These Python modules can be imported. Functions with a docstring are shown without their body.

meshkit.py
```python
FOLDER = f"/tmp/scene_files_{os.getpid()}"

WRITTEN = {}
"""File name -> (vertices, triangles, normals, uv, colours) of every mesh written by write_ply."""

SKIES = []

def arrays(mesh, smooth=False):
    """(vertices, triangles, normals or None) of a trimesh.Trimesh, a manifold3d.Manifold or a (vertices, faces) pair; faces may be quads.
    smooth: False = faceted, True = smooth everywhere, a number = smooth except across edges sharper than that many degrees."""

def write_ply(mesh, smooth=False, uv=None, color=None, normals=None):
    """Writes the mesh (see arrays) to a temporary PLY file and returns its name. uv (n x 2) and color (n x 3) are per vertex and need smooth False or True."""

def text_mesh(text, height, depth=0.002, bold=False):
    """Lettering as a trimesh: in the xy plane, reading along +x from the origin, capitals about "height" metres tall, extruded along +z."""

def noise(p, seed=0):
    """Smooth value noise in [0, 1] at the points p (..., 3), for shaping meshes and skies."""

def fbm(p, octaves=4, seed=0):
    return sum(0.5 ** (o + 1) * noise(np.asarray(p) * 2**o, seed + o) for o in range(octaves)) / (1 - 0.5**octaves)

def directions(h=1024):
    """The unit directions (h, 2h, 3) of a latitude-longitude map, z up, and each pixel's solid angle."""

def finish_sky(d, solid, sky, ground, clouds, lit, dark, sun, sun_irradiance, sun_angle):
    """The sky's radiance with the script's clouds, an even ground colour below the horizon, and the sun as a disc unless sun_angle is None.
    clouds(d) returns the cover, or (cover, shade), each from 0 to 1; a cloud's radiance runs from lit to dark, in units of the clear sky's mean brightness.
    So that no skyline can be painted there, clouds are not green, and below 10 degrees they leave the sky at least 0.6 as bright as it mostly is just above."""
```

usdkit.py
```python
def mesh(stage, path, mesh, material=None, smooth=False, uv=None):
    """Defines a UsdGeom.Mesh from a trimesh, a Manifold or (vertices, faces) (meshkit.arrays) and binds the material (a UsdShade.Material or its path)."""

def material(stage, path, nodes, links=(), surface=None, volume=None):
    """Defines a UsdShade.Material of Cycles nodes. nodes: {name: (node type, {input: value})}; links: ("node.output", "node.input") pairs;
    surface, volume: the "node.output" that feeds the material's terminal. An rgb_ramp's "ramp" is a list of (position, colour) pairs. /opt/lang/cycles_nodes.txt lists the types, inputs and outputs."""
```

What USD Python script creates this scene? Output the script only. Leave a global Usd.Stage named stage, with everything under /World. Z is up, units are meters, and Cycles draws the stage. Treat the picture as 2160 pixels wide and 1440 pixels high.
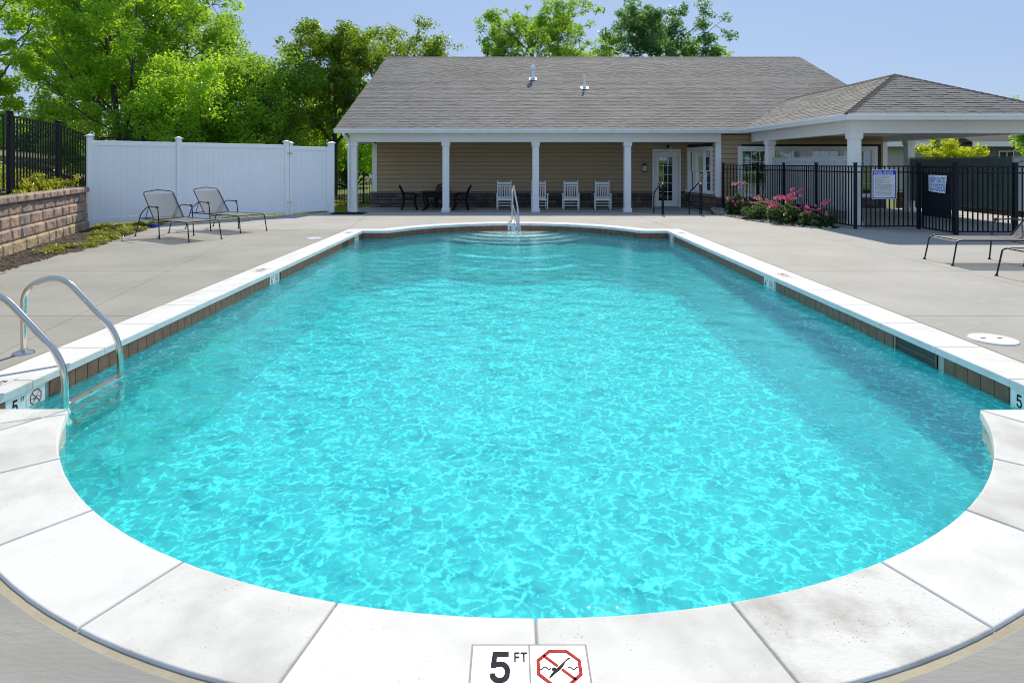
import math, random
import numpy as np
import trimesh, usdkit, meshkit
from pxr import Usd, UsdGeom, UsdLux, UsdShade, Gf, Sdf, Vt
from shapely.geometry import Polygon, LineString, Point, MultiPolygon, box as sbox
from shapely.ops import split, unary_union, triangulate
import mapbox_earcut as earcut

stage = Usd.Stage.CreateInMemory()
UsdGeom.SetStageUpAxis(stage, 'Z'); UsdGeom.SetStageMetersPerUnit(stage, 1.0)
UsdGeom.Xform.Define(stage, '/World'); UsdGeom.Scope.Define(stage, '/World/Looks')
PI = math.pi

# ------------------------------------------------------------------ camera, sky, sun, exposure
cam = UsdGeom.Camera.Define(stage, '/World/camera')
cam.AddTranslateOp().Set((0, 0, 1.7)); cam.AddRotateXOp().Set(90)
cam.CreateHorizontalApertureAttr(36.0); cam.CreateVerticalApertureAttr(24.0)
cam.CreateFocalLengthAttr(36.0 * 1337 / 2160)
cam.CreateVerticalApertureOffsetAttr(-376 / 2160 * 36); cam.CreateHorizontalApertureOffsetAttr(2 / 2160 * 36)
cam.CreateFStopAttr(0.0)
cam.CreateExposureAttr(0.58)

SUN_AZ, SUN_EL = math.radians(11), math.radians(44)
sky_mat = usdkit.material(stage, '/World/Looks/sky_look', {
    's': ('sky_texture', {'sky_type': 'single_scattering', 'sun_disc': False, 'sun_elevation': SUN_EL, 'sun_rotation': SUN_AZ,
                          'altitude': 200.0, 'air_density': 1.0, 'aerosol_density': 0.8, 'ozone_density': 2.2}),
    'mx': ('mix', {'fac': 0.80, 'color2': (2.25, 3.12, 4.9)}),
    'b': ('background_shader', {'strength': 0.10})}, [('s.color', 'mx.color1'), ('mx.color', 'b.color')], surface='b.background')
dome = UsdLux.DomeLight.Define(stage, '/World/sky')
UsdShade.MaterialBindingAPI.Apply(dome.GetPrim()).Bind(sky_mat)
dome.GetPrim().SetCustomDataByKey('kind', 'structure')
dome.GetPrim().SetCustomDataByKey('label', 'pale blue hazy summer sky')
sun = UsdLux.DistantLight.Define(stage, '/World/sun')
sun.CreateIntensityAttr(0.80); sun.CreateAngleAttr(0.5); sun.CreateColorAttr((1.0, 0.92, 0.75)); sun.CreateNormalizeAttr(True)
sd = np.array([math.sin(SUN_AZ) * math.cos(SUN_EL), math.cos(SUN_AZ) * math.cos(SUN_EL), math.sin(SUN_EL)])
sun.AddTransformOp().Set(Gf.Matrix4d(Gf.Rotation(Gf.Vec3d(0, 0, 1), Gf.Vec3d(*sd)), Gf.Vec3d(0, 0, 0)))

# ------------------------------------------------------------------ mesh helpers
def unit(a):
    a = np.asarray(a, float); return a / max(np.linalg.norm(a), 1e-12)

class MB:
    def __init__(s): s.v, s.f, s.n = [], [], 0
    def add(s, v, f):
        v = np.asarray(v, float).reshape(-1, 3); f = np.asarray(f, int)
        if f.shape[1] == 4: f = np.vstack([f[:, [0, 1, 2]], f[:, [0, 2, 3]]])
        s.v.append(v); s.f.append(f + s.n); s.n += len(v); return s
    def arrays(s): return np.vstack(s.v), np.vstack(s.f)
    def obox(s, c, R, half, b=0.0):
        """box at c with axes rows R; b: chamfer"""
        R = np.asarray(R, float); h = np.asarray(half, float); c = np.asarray(c, float)
        if b <= 0:
            p = np.array([[x, y, z] for z in (-1, 1) for y in (-1, 1) for x in (-1, 1)], float) * h
            f = [[0, 2, 3, 1], [4, 5, 7, 6], [0, 1, 5, 4], [2, 6, 7, 3], [0, 4, 6, 2], [1, 3, 7, 5]]
        else:
            b = min(b, 0.45 * h.min()); p = []
            for sx in (-1, 1):
                for sy in (-1, 1):
                    for sz in (-1, 1):
                        g = np.array([sx, sy, sz]) * h
                        for k in range(3):
                            q = g - np.array([sx, sy, sz]) * b; q[k] = g[k]; p.append(q)
            p = np.array(p); f = trimesh.Trimesh(p, process=False).convex_hull
            p, f = np.array(f.vertices), np.array(f.faces)
        return s.add(p @ R + c, f)
    def box(s, x0, x1, y0, y1, z0, z1, b=0.0):
        return s.obox(((x0+x1)/2, (y0+y1)/2, (z0+z1)/2), np.eye(3), (abs(x1-x0)/2, abs(y1-y0)/2, abs(z1-z0)/2), b)
    def bar(s, p, q, w, h, up=(0, 0, 1), b=0.0):
        p, q = np.asarray(p, float), np.asarray(q, float); d = unit(q - p)
        side = np.cross(up, d)
        if np.linalg.norm(side) < 1e-6: side = np.cross((1, 0, 0), d)
        side = unit(side); u = np.cross(d, side)
        return s.obox((p + q) / 2, [d, side, u], (np.linalg.norm(q - p) / 2, w / 2, h / 2), b)
    def tube(s, path, r, n=8, caps=True):
        p = np.asarray(path, float); m = len(p); r = np.broadcast_to(np.asarray(r, float), (m,))
        t = np.zeros_like(p); t[1:-1] = p[2:] - p[:-2]; t[0] = p[1] - p[0]; t[-1] = p[-1] - p[-2]
        t /= np.maximum(np.linalg.norm(t, axis=1, keepdims=True), 1e-9)
        a = np.cross(t[0], (0, 0, 1) if abs(t[0][2]) < .9 else (1, 0, 0)); a = unit(a); rings = []
        ang = np.arange(n) / n * 2 * PI
        for i in range(m):
            a = unit(a - t[i] * (a @ t[i])); b = np.cross(t[i], a)
            rings.append(p[i] + r[i] * (np.cos(ang)[:, None] * a + np.sin(ang)[:, None] * b))
        v = np.vstack(rings); f = []
        for i in range(m - 1):
            for k in range(n):
                f.append([i*n+k, i*n+(k+1) % n, (i+1)*n+(k+1) % n, (i+1)*n+k])
        s.add(v, f)
        if caps:
            for i0, c in ((0, p[0]), ((m-1)*n, p[-1])):
                vv = np.vstack([rings[0] if i0 == 0 else rings[-1], c])
                s.add(vv, [[k, (k+1) % n, n] if i0 else [(k+1) % n, k, n] for k in range(n)])
        return s
    def lathe(s, prof, c=(0, 0, 0), n=16):
        prof = np.asarray(prof, float); ang = np.arange(n)/n*2*PI; v = []
        for r, z in prof: v.append(np.stack([r*np.cos(ang), r*np.sin(ang), np.full(n, z)], 1))
        f = []
        for i in range(len(prof)-1):
            for k in range(n): f.append([i*n+k, i*n+(k+1) % n, (i+1)*n+(k+1) % n, (i+1)*n+k])
        return s.add(np.vstack(v)+np.asarray(c), f)
    def slab(s, poly, z0, z1, bevel=0.0, bottom=True, rnd=3):
        """closed prism over a shapely polygon (no holes) with a rounded top edge"""
        poly = Polygon(poly.exterior) if not poly.interiors else poly
        if bevel > 0 and not poly.interiors:
            c = np.array(orient_ccw(poly).exterior.coords)[:-1]
            rings = [(z0, 0)] + [(z1 - bevel*(1-math.sin(a)), bevel*(1-math.cos(a))) for a in np.linspace(0, PI/2, rnd+1)]
            n = len(c); V = []
            for z, ins in rings: V.append(np.column_stack([inset(c, ins), np.full(n, z)]))
            f = []
            for i in range(len(rings)-1):
                for k in range(n): f.append([i*n+k, i*n+(k+1) % n, (i+1)*n+(k+1) % n, (i+1)*n+k])
            V = np.vstack(V); s.add(V, f)
            top = V[-n:]; tri = earcut.triangulate_float64(top[:, :2].copy(), np.array([n], np.uint32)).reshape(-1, 3)
            s.add(top, fix_up(top, tri))
            if bottom: s.add(V[:n], fix_up(V[:n], tri)[:, ::-1])
            return s
        m = trimesh.creation.extrude_polygon(poly, z1 - z0, engine='earcut'); m.apply_translation((0, 0, z0))
        return s.add(m.vertices, m.faces)

def fix_up(v, tri):
    tri = np.asarray(tri, int); a, b, c = v[tri[:, 0], :2], v[tri[:, 1], :2], v[tri[:, 2], :2]
    cr = (b[:, 0]-a[:, 0])*(c[:, 1]-a[:, 1])-(b[:, 1]-a[:, 1])*(c[:, 0]-a[:, 0])
    return np.where((cr < 0)[:, None], tri[:, ::-1], tri)
def orient_ccw(p):
    from shapely.geometry.polygon import orient
    return orient(p, 1.0)
def inset(c, d):
    if d == 0: return c
    e1 = c - np.roll(c, 1, 0); e2 = np.roll(c, -1, 0) - c
    n1 = np.stack([-e1[:, 1], e1[:, 0]], 1); n2 = np.stack([-e2[:, 1], e2[:, 0]], 1)
    n1 /= np.maximum(np.linalg.norm(n1, axis=1, keepdims=True), 1e-9); n2 /= np.maximum(np.linalg.norm(n2, axis=1, keepdims=True), 1e-9)
    b = n1 + n2; b /= np.maximum((b*n1).sum(1, keepdims=True), 0.5)
    return c + b*d
def frame_place(v, O, R, U):
    """local (x right, y up, z out) -> world"""
    R, U = unit(R), unit(U); N = np.cross(R, U); v = np.asarray(v, float)
    return np.asarray(O, float) + v[:, :1]*R + v[:, 1:2]*U + v[:, 2:3]*N

# ------------------------------------------------------------------ prims
_used, _base = set(), {}
def numbered(parent, name):
    p = f'{parent}/{name}'; k = 0
    while p in _used: k += 1; p = f'{parent}/{name}_{k:03d}'
    _used.add(p); return p
def tag(prim, label=None, cat=None, group=None, kind=None):
    for k, x in (('label', label), ('category', cat), ('group', group), ('kind', kind)):
        if x: prim.SetCustomDataByKey(k, x)
    return prim
def thing(name, label, cat, loc=(0, 0, 0), rotz=0, group=None, kind=None, local=False):
    p = numbered('/World', name); x = UsdGeom.Xform.Define(stage, p)
    x.AddTranslateOp().Set(tuple(map(float, loc)))
    if rotz: x.AddRotateZOp().Set(math.degrees(rotz))
    _base[p] = np.zeros(3) if local else np.asarray(loc, float)
    return tag(x.GetPrim(), label, cat, group, kind)
def obj(name, m, material, parent=None, smooth=30, label=None, kind=None, cat=None, group=None):
    par = '/World' if parent is None else str(parent.GetPath())
    v, f = m.arrays() if isinstance(m, MB) else ((np.array(m.vertices), np.array(m.faces)) if hasattr(m, 'faces') else m)
    top = '/'.join(par.split('/')[:3]); v = np.asarray(v, float) - _base.get(top, np.zeros(3))
    p = numbered(par, name); g = usdkit.mesh(stage, p, (v, f), MAT[material], smooth=smooth)
    if parent is None: _base[p] = np.zeros(3)
    return tag(g.GetPrim(), label, cat, group, kind)
def dup(src, loc, rotz=0, label=None, group=None, scale=None, cat=None):
    d = src.GetCustomData(); name = src.GetName().rstrip('0123456789').rstrip('_') if src.GetName()[-3:].isdigit() else src.GetName()
    p = numbered('/World', name); x = UsdGeom.Xform.Define(stage, p); r = x.GetPrim()
    r.GetReferences().AddInternalReference(src.GetPath())
    x.ClearXformOpOrder(); x.AddTranslateOp().Set(tuple(map(float, loc))); x.AddRotateZOp().Set(math.degrees(rotz))
    if scale is not None: x.AddScaleOp().Set(tuple(map(float, np.broadcast_to(scale, 3))))
    r.SetInstanceable(True)
    return tag(r, label or d['label'], cat or d.get('category'), group or d.get('group'))

# ------------------------------------------------------------------ materials
MAT = {}
def M(name, col, rough=.6, metal=0., spec=.5, var=None, vscale=3., vdet=4., vpos=(.35, .65), bump=0., bscale=60., bdist=.01, island=0., col2=None, stretch=None, spots=None, trans=0., coat=0.):
    nodes = {'p': ('principled_bsdf', {'base_color': col, 'roughness': rough, 'metallic': metal, 'specular_ior_level': spec, 'coat_weight': coat})}; links = []
    nodes['g'] = ('geometry', {}); posn = 'g.position'
    if stretch is not None:
        nodes['m'] = ('mapping', {'scale': stretch}); links.append(('g.position', 'm.vector')); posn = 'm.vector'
    cur = None
    if var is not None:
        nodes['n'] = ('noise_texture', {'scale': vscale, 'detail': vdet, 'roughness': .6}); links.append((posn, 'n.vector'))
        nodes['r'] = ('rgb_ramp', {'ramp': [(vpos[0], col), (vpos[1], var)]}); links.append(('n.fac', 'r.fac')); cur = 'r.color'
    if col2 is not None:
        nodes['n2'] = ('noise_texture', {'scale': vscale*9, 'detail': 3.}); links.append((posn, 'n2.vector'))
        nodes['r2'] = ('rgb_ramp', {'ramp': [(.52, (0, 0, 0)), (.68, (1, 1, 1))]}); links.append(('n2.fac', 'r2.fac'))
        nodes['x2'] = ('mix', {'color1': col, 'color2': col2}); links.append(('r2.color', 'x2.fac'))
        if cur: links.append((cur, 'x2.color1'))
        cur = 'x2.color'
    if spots is not None:
        sc, colr, thr = spots
        nodes['sv'] = ('voronoi_texture', {'scale': sc, 'randomness': 1.}); links.append((posn, 'sv.vector'))
        nodes['sn'] = ('noise_texture', {'scale': sc*.09, 'detail': 3.}); links.append((posn, 'sn.vector'))
        nodes['sm'] = ('math', {'math_type': 'multiply_add', 'value2': thr*3.2, 'value3': -thr*1.25}); links.append(('sn.fac', 'sm.value1'))
        nodes['sl'] = ('math', {'math_type': 'less_than'}); links += [('sv.distance', 'sl.value1'), ('sm.value', 'sl.value2')]
        nodes['sx'] = ('mix', {'color1': col, 'color2': colr}); links.append(('sl.value', 'sx.fac'))
        if cur: links.append((cur, 'sx.color1'))
        cur = 'sx.color'
    if island:
        nodes['ir'] = ('map_range', {'from_min': 0., 'from_max': 1., 'to_min': 1-island, 'to_max': 1+island}); links.append(('g.random_per_island', 'ir.value'))
        nodes['ih'] = ('hsv', {'color': col}); links.append(('ir.result', 'ih.value'))
        if cur: links.append((cur, 'ih.color'))
        cur = 'ih.color'
    if cur: links.append((cur, 'p.base_color'))
    if bump:
        nodes['bn'] = ('noise_texture', {'scale': bscale, 'detail': 4., 'roughness': .6}); links.append((posn, 'bn.vector'))
        nodes['b'] = ('bump', {'strength': bump, 'distance': bdist}); links += [('bn.fac', 'b.height'), ('b.normal', 'p.normal')]
    MAT[name] = usdkit.material(stage, '/World/Looks/'+name, nodes, links, surface='p.BSDF')

def Mleaf(name, ramp, trans=.52, gloss=.02):
    nodes = {'g': ('geometry', {}), 'r': ('rgb_ramp', {'ramp': ramp}), 'n': ('noise_texture', {'scale': .55, 'detail': 2.}),
             'a': ('math', {'math_type': 'multiply_add', 'value2': .55, 'value3': -.02}), 'q': ('math', {'math_type': 'multiply_add', 'value2': .55}),
             'd': ('diffuse_bsdf', {}), 't': ('translucent_bsdf', {}), 'm': ('mix_closure', {'fac': trans}),
             'gl': ('glossy_bsdf', {'color': (.8, .8, .8), 'roughness': .35}), 'fr': ('fresnel', {'IOR': 1.4}), 'fm': ('math', {'math_type': 'multiply', 'value2': gloss*4}),
             'mm': ('mix_closure', {}), 'h': ('hsv', {'value': 2.7, 'hue': .468, 'saturation': 1.05})}
    links = [('g.position', 'n.vector'), ('g.random_per_island', 'a.value1'), ('n.fac', 'q.value1'), ('a.value', 'q.value3'), ('q.value', 'r.fac'),
             ('r.color', 'd.color'), ('r.color', 'h.color'), ('h.color', 't.color'), ('d.BSDF', 'm.closure1'), ('t.BSDF', 'm.closure2'),
             ('fr.fac', 'fm.value1'), ('fm.value', 'mm.fac'), ('m.closure', 'mm.closure1'), ('gl.BSDF', 'mm.closure2')]
    MAT[name] = usdkit.material(stage, '/World/Looks/'+name, nodes, links, surface='mm.closure')

M('coping_stone', (.69, .685, .66), .8, spec=.3, var=(.46, .455, .43), vscale=1.8, vpos=(.42, .72), bump=.25, bscale=70, bdist=.004, spots=(56, (.34, .32, .28), .18))
M('coping_pale', (.71, .705, .685), .8, spec=.3, var=(.55, .545, .525), vscale=2.1, vpos=(.5, .8), bump=.2, bscale=80, bdist=.003, spots=(54, (.34, .32, .29), .15))
M('coping_worn', (.67, .665, .64), .8, spec=.3, var=(.34, .335, .30), vscale=2.6, vpos=(.44, .74), bump=.4, bscale=60, bdist=.006, spots=(60, (.30, .28, .24), .22))
M('caulk', (.42, .37, .27), .8, var=(.33, .29, .21), vscale=5, bump=.3, bscale=40)
M('concrete', (.345, .335, .295), .85, var=(.265, .256, .225), vscale=.75, vpos=(.35, .7), col2=(.325, .313, .285), bump=.35, bscale=45, bdist=.006, spots=(3.2, (.12, .11, .10), .035))
M('concrete_pale', (.415, .40, .37), .85, var=(.335, .322, .29), vscale=.7, vpos=(.35, .7), col2=(.39, .376, .346), bump=.35, bscale=45, bdist=.006, spots=(3.0, (.12, .11, .10), .03))
M('concrete_brushed', (.33, .322, .30), .9, var=(.26, .253, .235), vscale=1.2, vpos=(.35, .7), col2=(.29, .283, .262), bump=.45, bscale=26, bdist=.006, stretch=(.8, 2.2, 1.), spots=(3., (.12, .11, .10), .03))
M('joint_dark', (.10, .095, .085), .9)
M('plaster_aqua', (.145, .49, .52), .7, var=(.13, .46, .495), vscale=1.2)
M('step_plaster', (.62, .68, .64), .7, var=(.56, .64, .60), vscale=2)
M('tile_brown', (.18, .066, .032), .4, spec=.3, var=(.24, .105, .055), vscale=9, bump=.2, bscale=90, bdist=.002)
M('tile_umber', (.14, .066, .038), .4, spec=.3, var=(.19, .10, .058), vscale=9, bump=.2, bscale=90, bdist=.002)
M('grout_dark', (.34, .33, .31), .9)
M('mortar', (.33, .32, .295), .9, var=(.24, .23, .21), vscale=9)
M('grout', (.42, .40, .36), .8)
M('marker_white', (.78, .78, .76), .35, var=(.72, .72, .70), vscale=14)
M('ink_black', (.018, .020, .030), .8, spec=.1, var=(.035, .035, .045), vscale=60, spots=(150, (.4, .4, .4), .10))
M('ink_red', (.42, .022, .020), .8, spec=.1, var=(.50, .06, .05), vscale=60)
M('ink_blue', (.012, .035, .42), .4); M('ink_cyan', (.02, .20, .62), .45)
M('ink_grey', (.20, .21, .24), .5)
M('steel', (.68, .66, .62), .16, metal=1., bump=.03, bscale=200)
M('white_vinyl', (.86, .88, .87), .42, var=(.83, .85, .84), vscale=1.5)
M('white_trim', (.86, .86, .84), .45, var=(.82, .82, .80), vscale=2)
M('panel_white', (.74, .76, .75), .4, var=(.68, .70, .69), vscale=2)
M('panel_green', (.17, .22, .19), .45, var=(.13, .17, .15), vscale=2, bump=.3, bscale=9)  # grey green holds the shaded look of the white wind panels
M('black_metal', (.004, .005, .009), .45, spec=.25)
M('iron', (.004, .004, .005), .5, spec=.2)
M('lounger_metal', (.016, .016, .020), .4)
M('siding', (.46, .33, .20), .65, var=(.42, .30, .18), vscale=1.5, bump=.15, bscale=30, stretch=(.3, 1, 6))
for i, c in enumerate([(.16, .125, .095), (.115, .105, .10), (.20, .15, .11), (.085, .08, .082), (.15, .11, .10)]):
    M(f'stone_{i}', c, .85, var=tuple(x*.65 for x in c), vscale=5, bump=.6, bscale=16, bdist=.02)
M('stone_ledge', (.20, .175, .15), .85, bump=.4, bscale=30)
for i, (c, d) in enumerate([((.46, .295, .215), (.25, .215, .195)), ((.38, .275, .215), (.22, .20, .19)), ((.50, .33, .235), (.30, .24, .20))]):
    M(f'block_{i}', c, .9, var=d, vscale=2.2, vpos=(.40, .60), bump=.8, bscale=22, bdist=.03)
M('block_ochre', (.46, .36, .22), .9, var=(.34, .27, .18), vscale=2.5, bump=.8, bscale=22, bdist=.03)
M('shingle', (.325, .308, .29), .9, var=(.25, .238, .224), vscale=.6, island=.30, bump=.5, bscale=120, bdist=.004)
M('shingle_dark', (.10, .092, .085), .9, island=.25, bump=.4, bscale=120, bdist=.004)
M('ceiling', (.78, .78, .75), .6)
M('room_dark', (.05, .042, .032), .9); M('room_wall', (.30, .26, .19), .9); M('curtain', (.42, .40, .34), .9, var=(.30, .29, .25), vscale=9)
M('lawn', (.10, .15, .026), .95, var=(.16, .19, .04), vscale=1.2, col2=(.16, .17, .06), bump=1., bscale=20, bdist=.05)
M('hill', (.085, .13, .028), .95, var=(.25, .21, .10), vscale=.9, vpos=(.38, .62), col2=(.30, .26, .15), bump=1., bscale=14, bdist=.08)
M('mulch', (.045, .030, .022), .95, var=(.10, .072, .055), vscale=12, bump=1., bscale=30, bdist=.04)
M('mulch_chip', (.06, .042, .032), .9, var=(.15, .11, .085), vscale=7)
M('pebble', (.42, .38, .32), .8, var=(.22, .20, .18), vscale=9)
M('bark', (.085, .068, .052), .9, var=(.15, .125, .10), vscale=8, bump=.6, bscale=25, bdist=.02)
M('stem', (.07, .075, .03), .8)
M('petal_pink', (.72, .10, .22), .6, var=(.80, .25, .34), vscale=14)
M('petal_salmon', (.66, .22, .18), .6, var=(.75, .45, .38), vscale=14)
M('petal_faded', (.55, .28, .16), .7, var=(.62, .48, .32), vscale=14)
M('house_stucco', (.50, .46, .37), .8, var=(.46, .42, .34), vscale=.6)
M('house_stone', (.15, .145, .13), .9, var=(.24, .225, .20), vscale=3.)
M('house_roof', (.060, .048, .048), .9, var=(.08, .066, .064), vscale=2)
M('white_plastic', (.82, .82, .81), .35)
M('lantern_green', (.05, .07, .055), .5); M('lamp_glass', (.55, .55, .5), .2)
M('skimmer_dark', (.012, .014, .012), .5)
M('blue_cloth', (.02, .03, .45), .8)

Mleaf('leaf_bright', [(0, (0.1262, 0.2584, 0.0275)), (.45, (0.2313, 0.4308, 0.0413)), (.75, (0.4204, 0.5685, 0.0481)), (1, (0.7149, 0.6546, 0.0758))])
Mleaf('leaf_mid', [(0, (0.0925, 0.2067, 0.0275)), (.45, (0.1683, 0.3275, 0.0377)), (.8, (0.3153, 0.4308, 0.0450)), (1, (0.7149, 0.4480, 0.0690))])
Mleaf('leaf_dark', [(0, (0.0404, 0.1157, 0.0276)), (.5, (0.0808, 0.1874, 0.0360)), (1, (0.1613, 0.2702, 0.0440))])
Mleaf('leaf_rose', [(0, (0.0412, 0.0919, 0.0338)), (.6, (0.0886, 0.1693, 0.0484)), (.85, (0.2359, 0.2418, 0.0726)), (1, (0.7670, 0.6046, 0.2902))], .3)
Mleaf('leaf_lime', [(0, (0.1725, 0.2640, 0.0189)), (.5, (0.2992, 0.3772, 0.0264)), (1, (0.5062, 0.4526, 0.0378))])
Mleaf('leaf_cover', [(0, (0.1476, 0.2056, 0.0242)), (.55, (0.2950, 0.3144, 0.0338)), (.85, (0.5015, 0.3385, 0.0484)), (1, (0.7670, 0.2660, 0.0726))], .3)
Mleaf('leaf_grass', [(0, (0.1624, 0.2418, 0.0338)), (.6, (0.3245, 0.3628, 0.0605)), (1, (0.7080, 0.4836, 0.1934))], .35)

Mleaf('leaf_autumn', [(0, (0.0666, 0.1482, 0.0187)), (.45, (0.1427, 0.2418, 0.0250)), (.72, (0.2664, 0.3120, 0.0312)), (.9, (0.4948, 0.2808, 0.0468)), (1, (0.6471, 0.2184, 0.0468))])
Mleaf('leaf_blue', [(0, (0.0418, 0.1248, 0.0406)), (.5, (0.0856, 0.1950, 0.0530)), (1, (0.1713, 0.2652, 0.0546))])
MAT['panel_white'] = usdkit.material(stage, '/World/Looks/panel_white_sheet', {'d': ('diffuse_bsdf', {'color': (.80, .82, .80)}), 't': ('translucent_bsdf', {'color': (.80, .84, .82)}), 'm': ('mix_closure', {'fac': .5})},
    [('d.BSDF', 'm.closure1'), ('t.BSDF', 'm.closure2')], surface='m.closure')
# sling: woven mesh, partly see-through
MAT['sling'] = usdkit.material(stage, '/World/Looks/sling', {
    'd': ('principled_bsdf', {'base_color': (.20, .19, .18), 'roughness': .7}), 't': ('transparent_bsdf', {}), 'm': ('mix_closure', {'fac': .30})},
    [('d.BSDF', 'm.closure1'), ('t.BSDF', 'm.closure2')], surface='m.closure')
MAT['pane'] = usdkit.material(stage, '/World/Looks/pane', {
    't': ('transparent_bsdf', {'color': (.75, .80, .78)}), 'g': ('glossy_bsdf', {'color': (.9, .95, .95), 'roughness': .01}), 'f': ('fresnel', {'IOR': 1.55}),
    'fm': ('math', {'math_type': 'multiply_add', 'value2': 1.6, 'value3': .12, 'use_clamp': True}), 'm': ('mix_closure', {})},
    [('f.fac', 'fm.value1'), ('fm.value', 'm.fac'), ('t.BSDF', 'm.closure1'), ('g.BSDF', 'm.closure2')], surface='m.closure')

# water: sunlight passes, tinted by a caustic net painted into the transmission colour, the surface mirrors sky and trees
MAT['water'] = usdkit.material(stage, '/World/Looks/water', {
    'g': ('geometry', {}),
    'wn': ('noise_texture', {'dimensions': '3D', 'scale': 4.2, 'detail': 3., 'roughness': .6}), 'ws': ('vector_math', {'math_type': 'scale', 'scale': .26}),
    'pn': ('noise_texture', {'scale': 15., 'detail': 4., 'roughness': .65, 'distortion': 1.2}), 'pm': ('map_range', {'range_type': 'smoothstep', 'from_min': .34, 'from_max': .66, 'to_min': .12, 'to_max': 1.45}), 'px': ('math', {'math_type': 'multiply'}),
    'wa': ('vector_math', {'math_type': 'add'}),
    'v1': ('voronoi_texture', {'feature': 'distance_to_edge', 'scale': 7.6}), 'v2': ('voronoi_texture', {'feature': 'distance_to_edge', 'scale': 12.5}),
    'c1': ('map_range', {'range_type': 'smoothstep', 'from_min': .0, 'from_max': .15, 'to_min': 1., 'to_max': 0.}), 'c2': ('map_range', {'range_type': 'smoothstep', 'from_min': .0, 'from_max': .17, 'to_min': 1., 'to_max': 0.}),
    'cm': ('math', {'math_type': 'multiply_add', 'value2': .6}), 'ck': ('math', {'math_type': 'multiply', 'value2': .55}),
    'cc': ('rgb_ramp', {'ramp': [(0., (.33, .41, .44)), (.25, (.40, .48, .50)), (.55, (.85, .86, .85)), (1., (2.1, 1.7, 1.55))]}),  # bright lines and dim cells of the light net, set as tint
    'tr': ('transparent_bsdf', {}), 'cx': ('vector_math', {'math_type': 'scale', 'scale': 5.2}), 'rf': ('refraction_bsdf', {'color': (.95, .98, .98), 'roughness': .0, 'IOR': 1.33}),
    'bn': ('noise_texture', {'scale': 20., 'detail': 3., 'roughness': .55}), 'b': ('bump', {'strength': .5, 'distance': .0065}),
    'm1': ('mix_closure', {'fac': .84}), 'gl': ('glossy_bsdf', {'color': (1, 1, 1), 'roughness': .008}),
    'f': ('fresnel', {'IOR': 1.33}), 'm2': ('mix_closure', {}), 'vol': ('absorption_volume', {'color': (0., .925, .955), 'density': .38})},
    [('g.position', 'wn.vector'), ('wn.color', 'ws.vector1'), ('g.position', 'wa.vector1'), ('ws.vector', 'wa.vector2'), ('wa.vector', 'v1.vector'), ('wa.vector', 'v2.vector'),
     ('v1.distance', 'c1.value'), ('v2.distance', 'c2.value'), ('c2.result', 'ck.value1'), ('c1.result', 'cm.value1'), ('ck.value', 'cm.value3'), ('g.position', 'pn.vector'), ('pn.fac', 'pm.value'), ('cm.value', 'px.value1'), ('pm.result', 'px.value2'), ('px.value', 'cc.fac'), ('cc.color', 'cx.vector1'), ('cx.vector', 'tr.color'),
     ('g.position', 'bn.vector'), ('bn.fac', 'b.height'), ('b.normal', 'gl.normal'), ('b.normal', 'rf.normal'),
     ('tr.BSDF', 'm1.closure1'), ('rf.BSDF', 'm1.closure2'), ('f.fac', 'm2.fac'), ('m1.closure', 'm2.closure1'), ('gl.BSDF', 'm2.closure2')], surface='m2.closure', volume='vol.volume')

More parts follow.
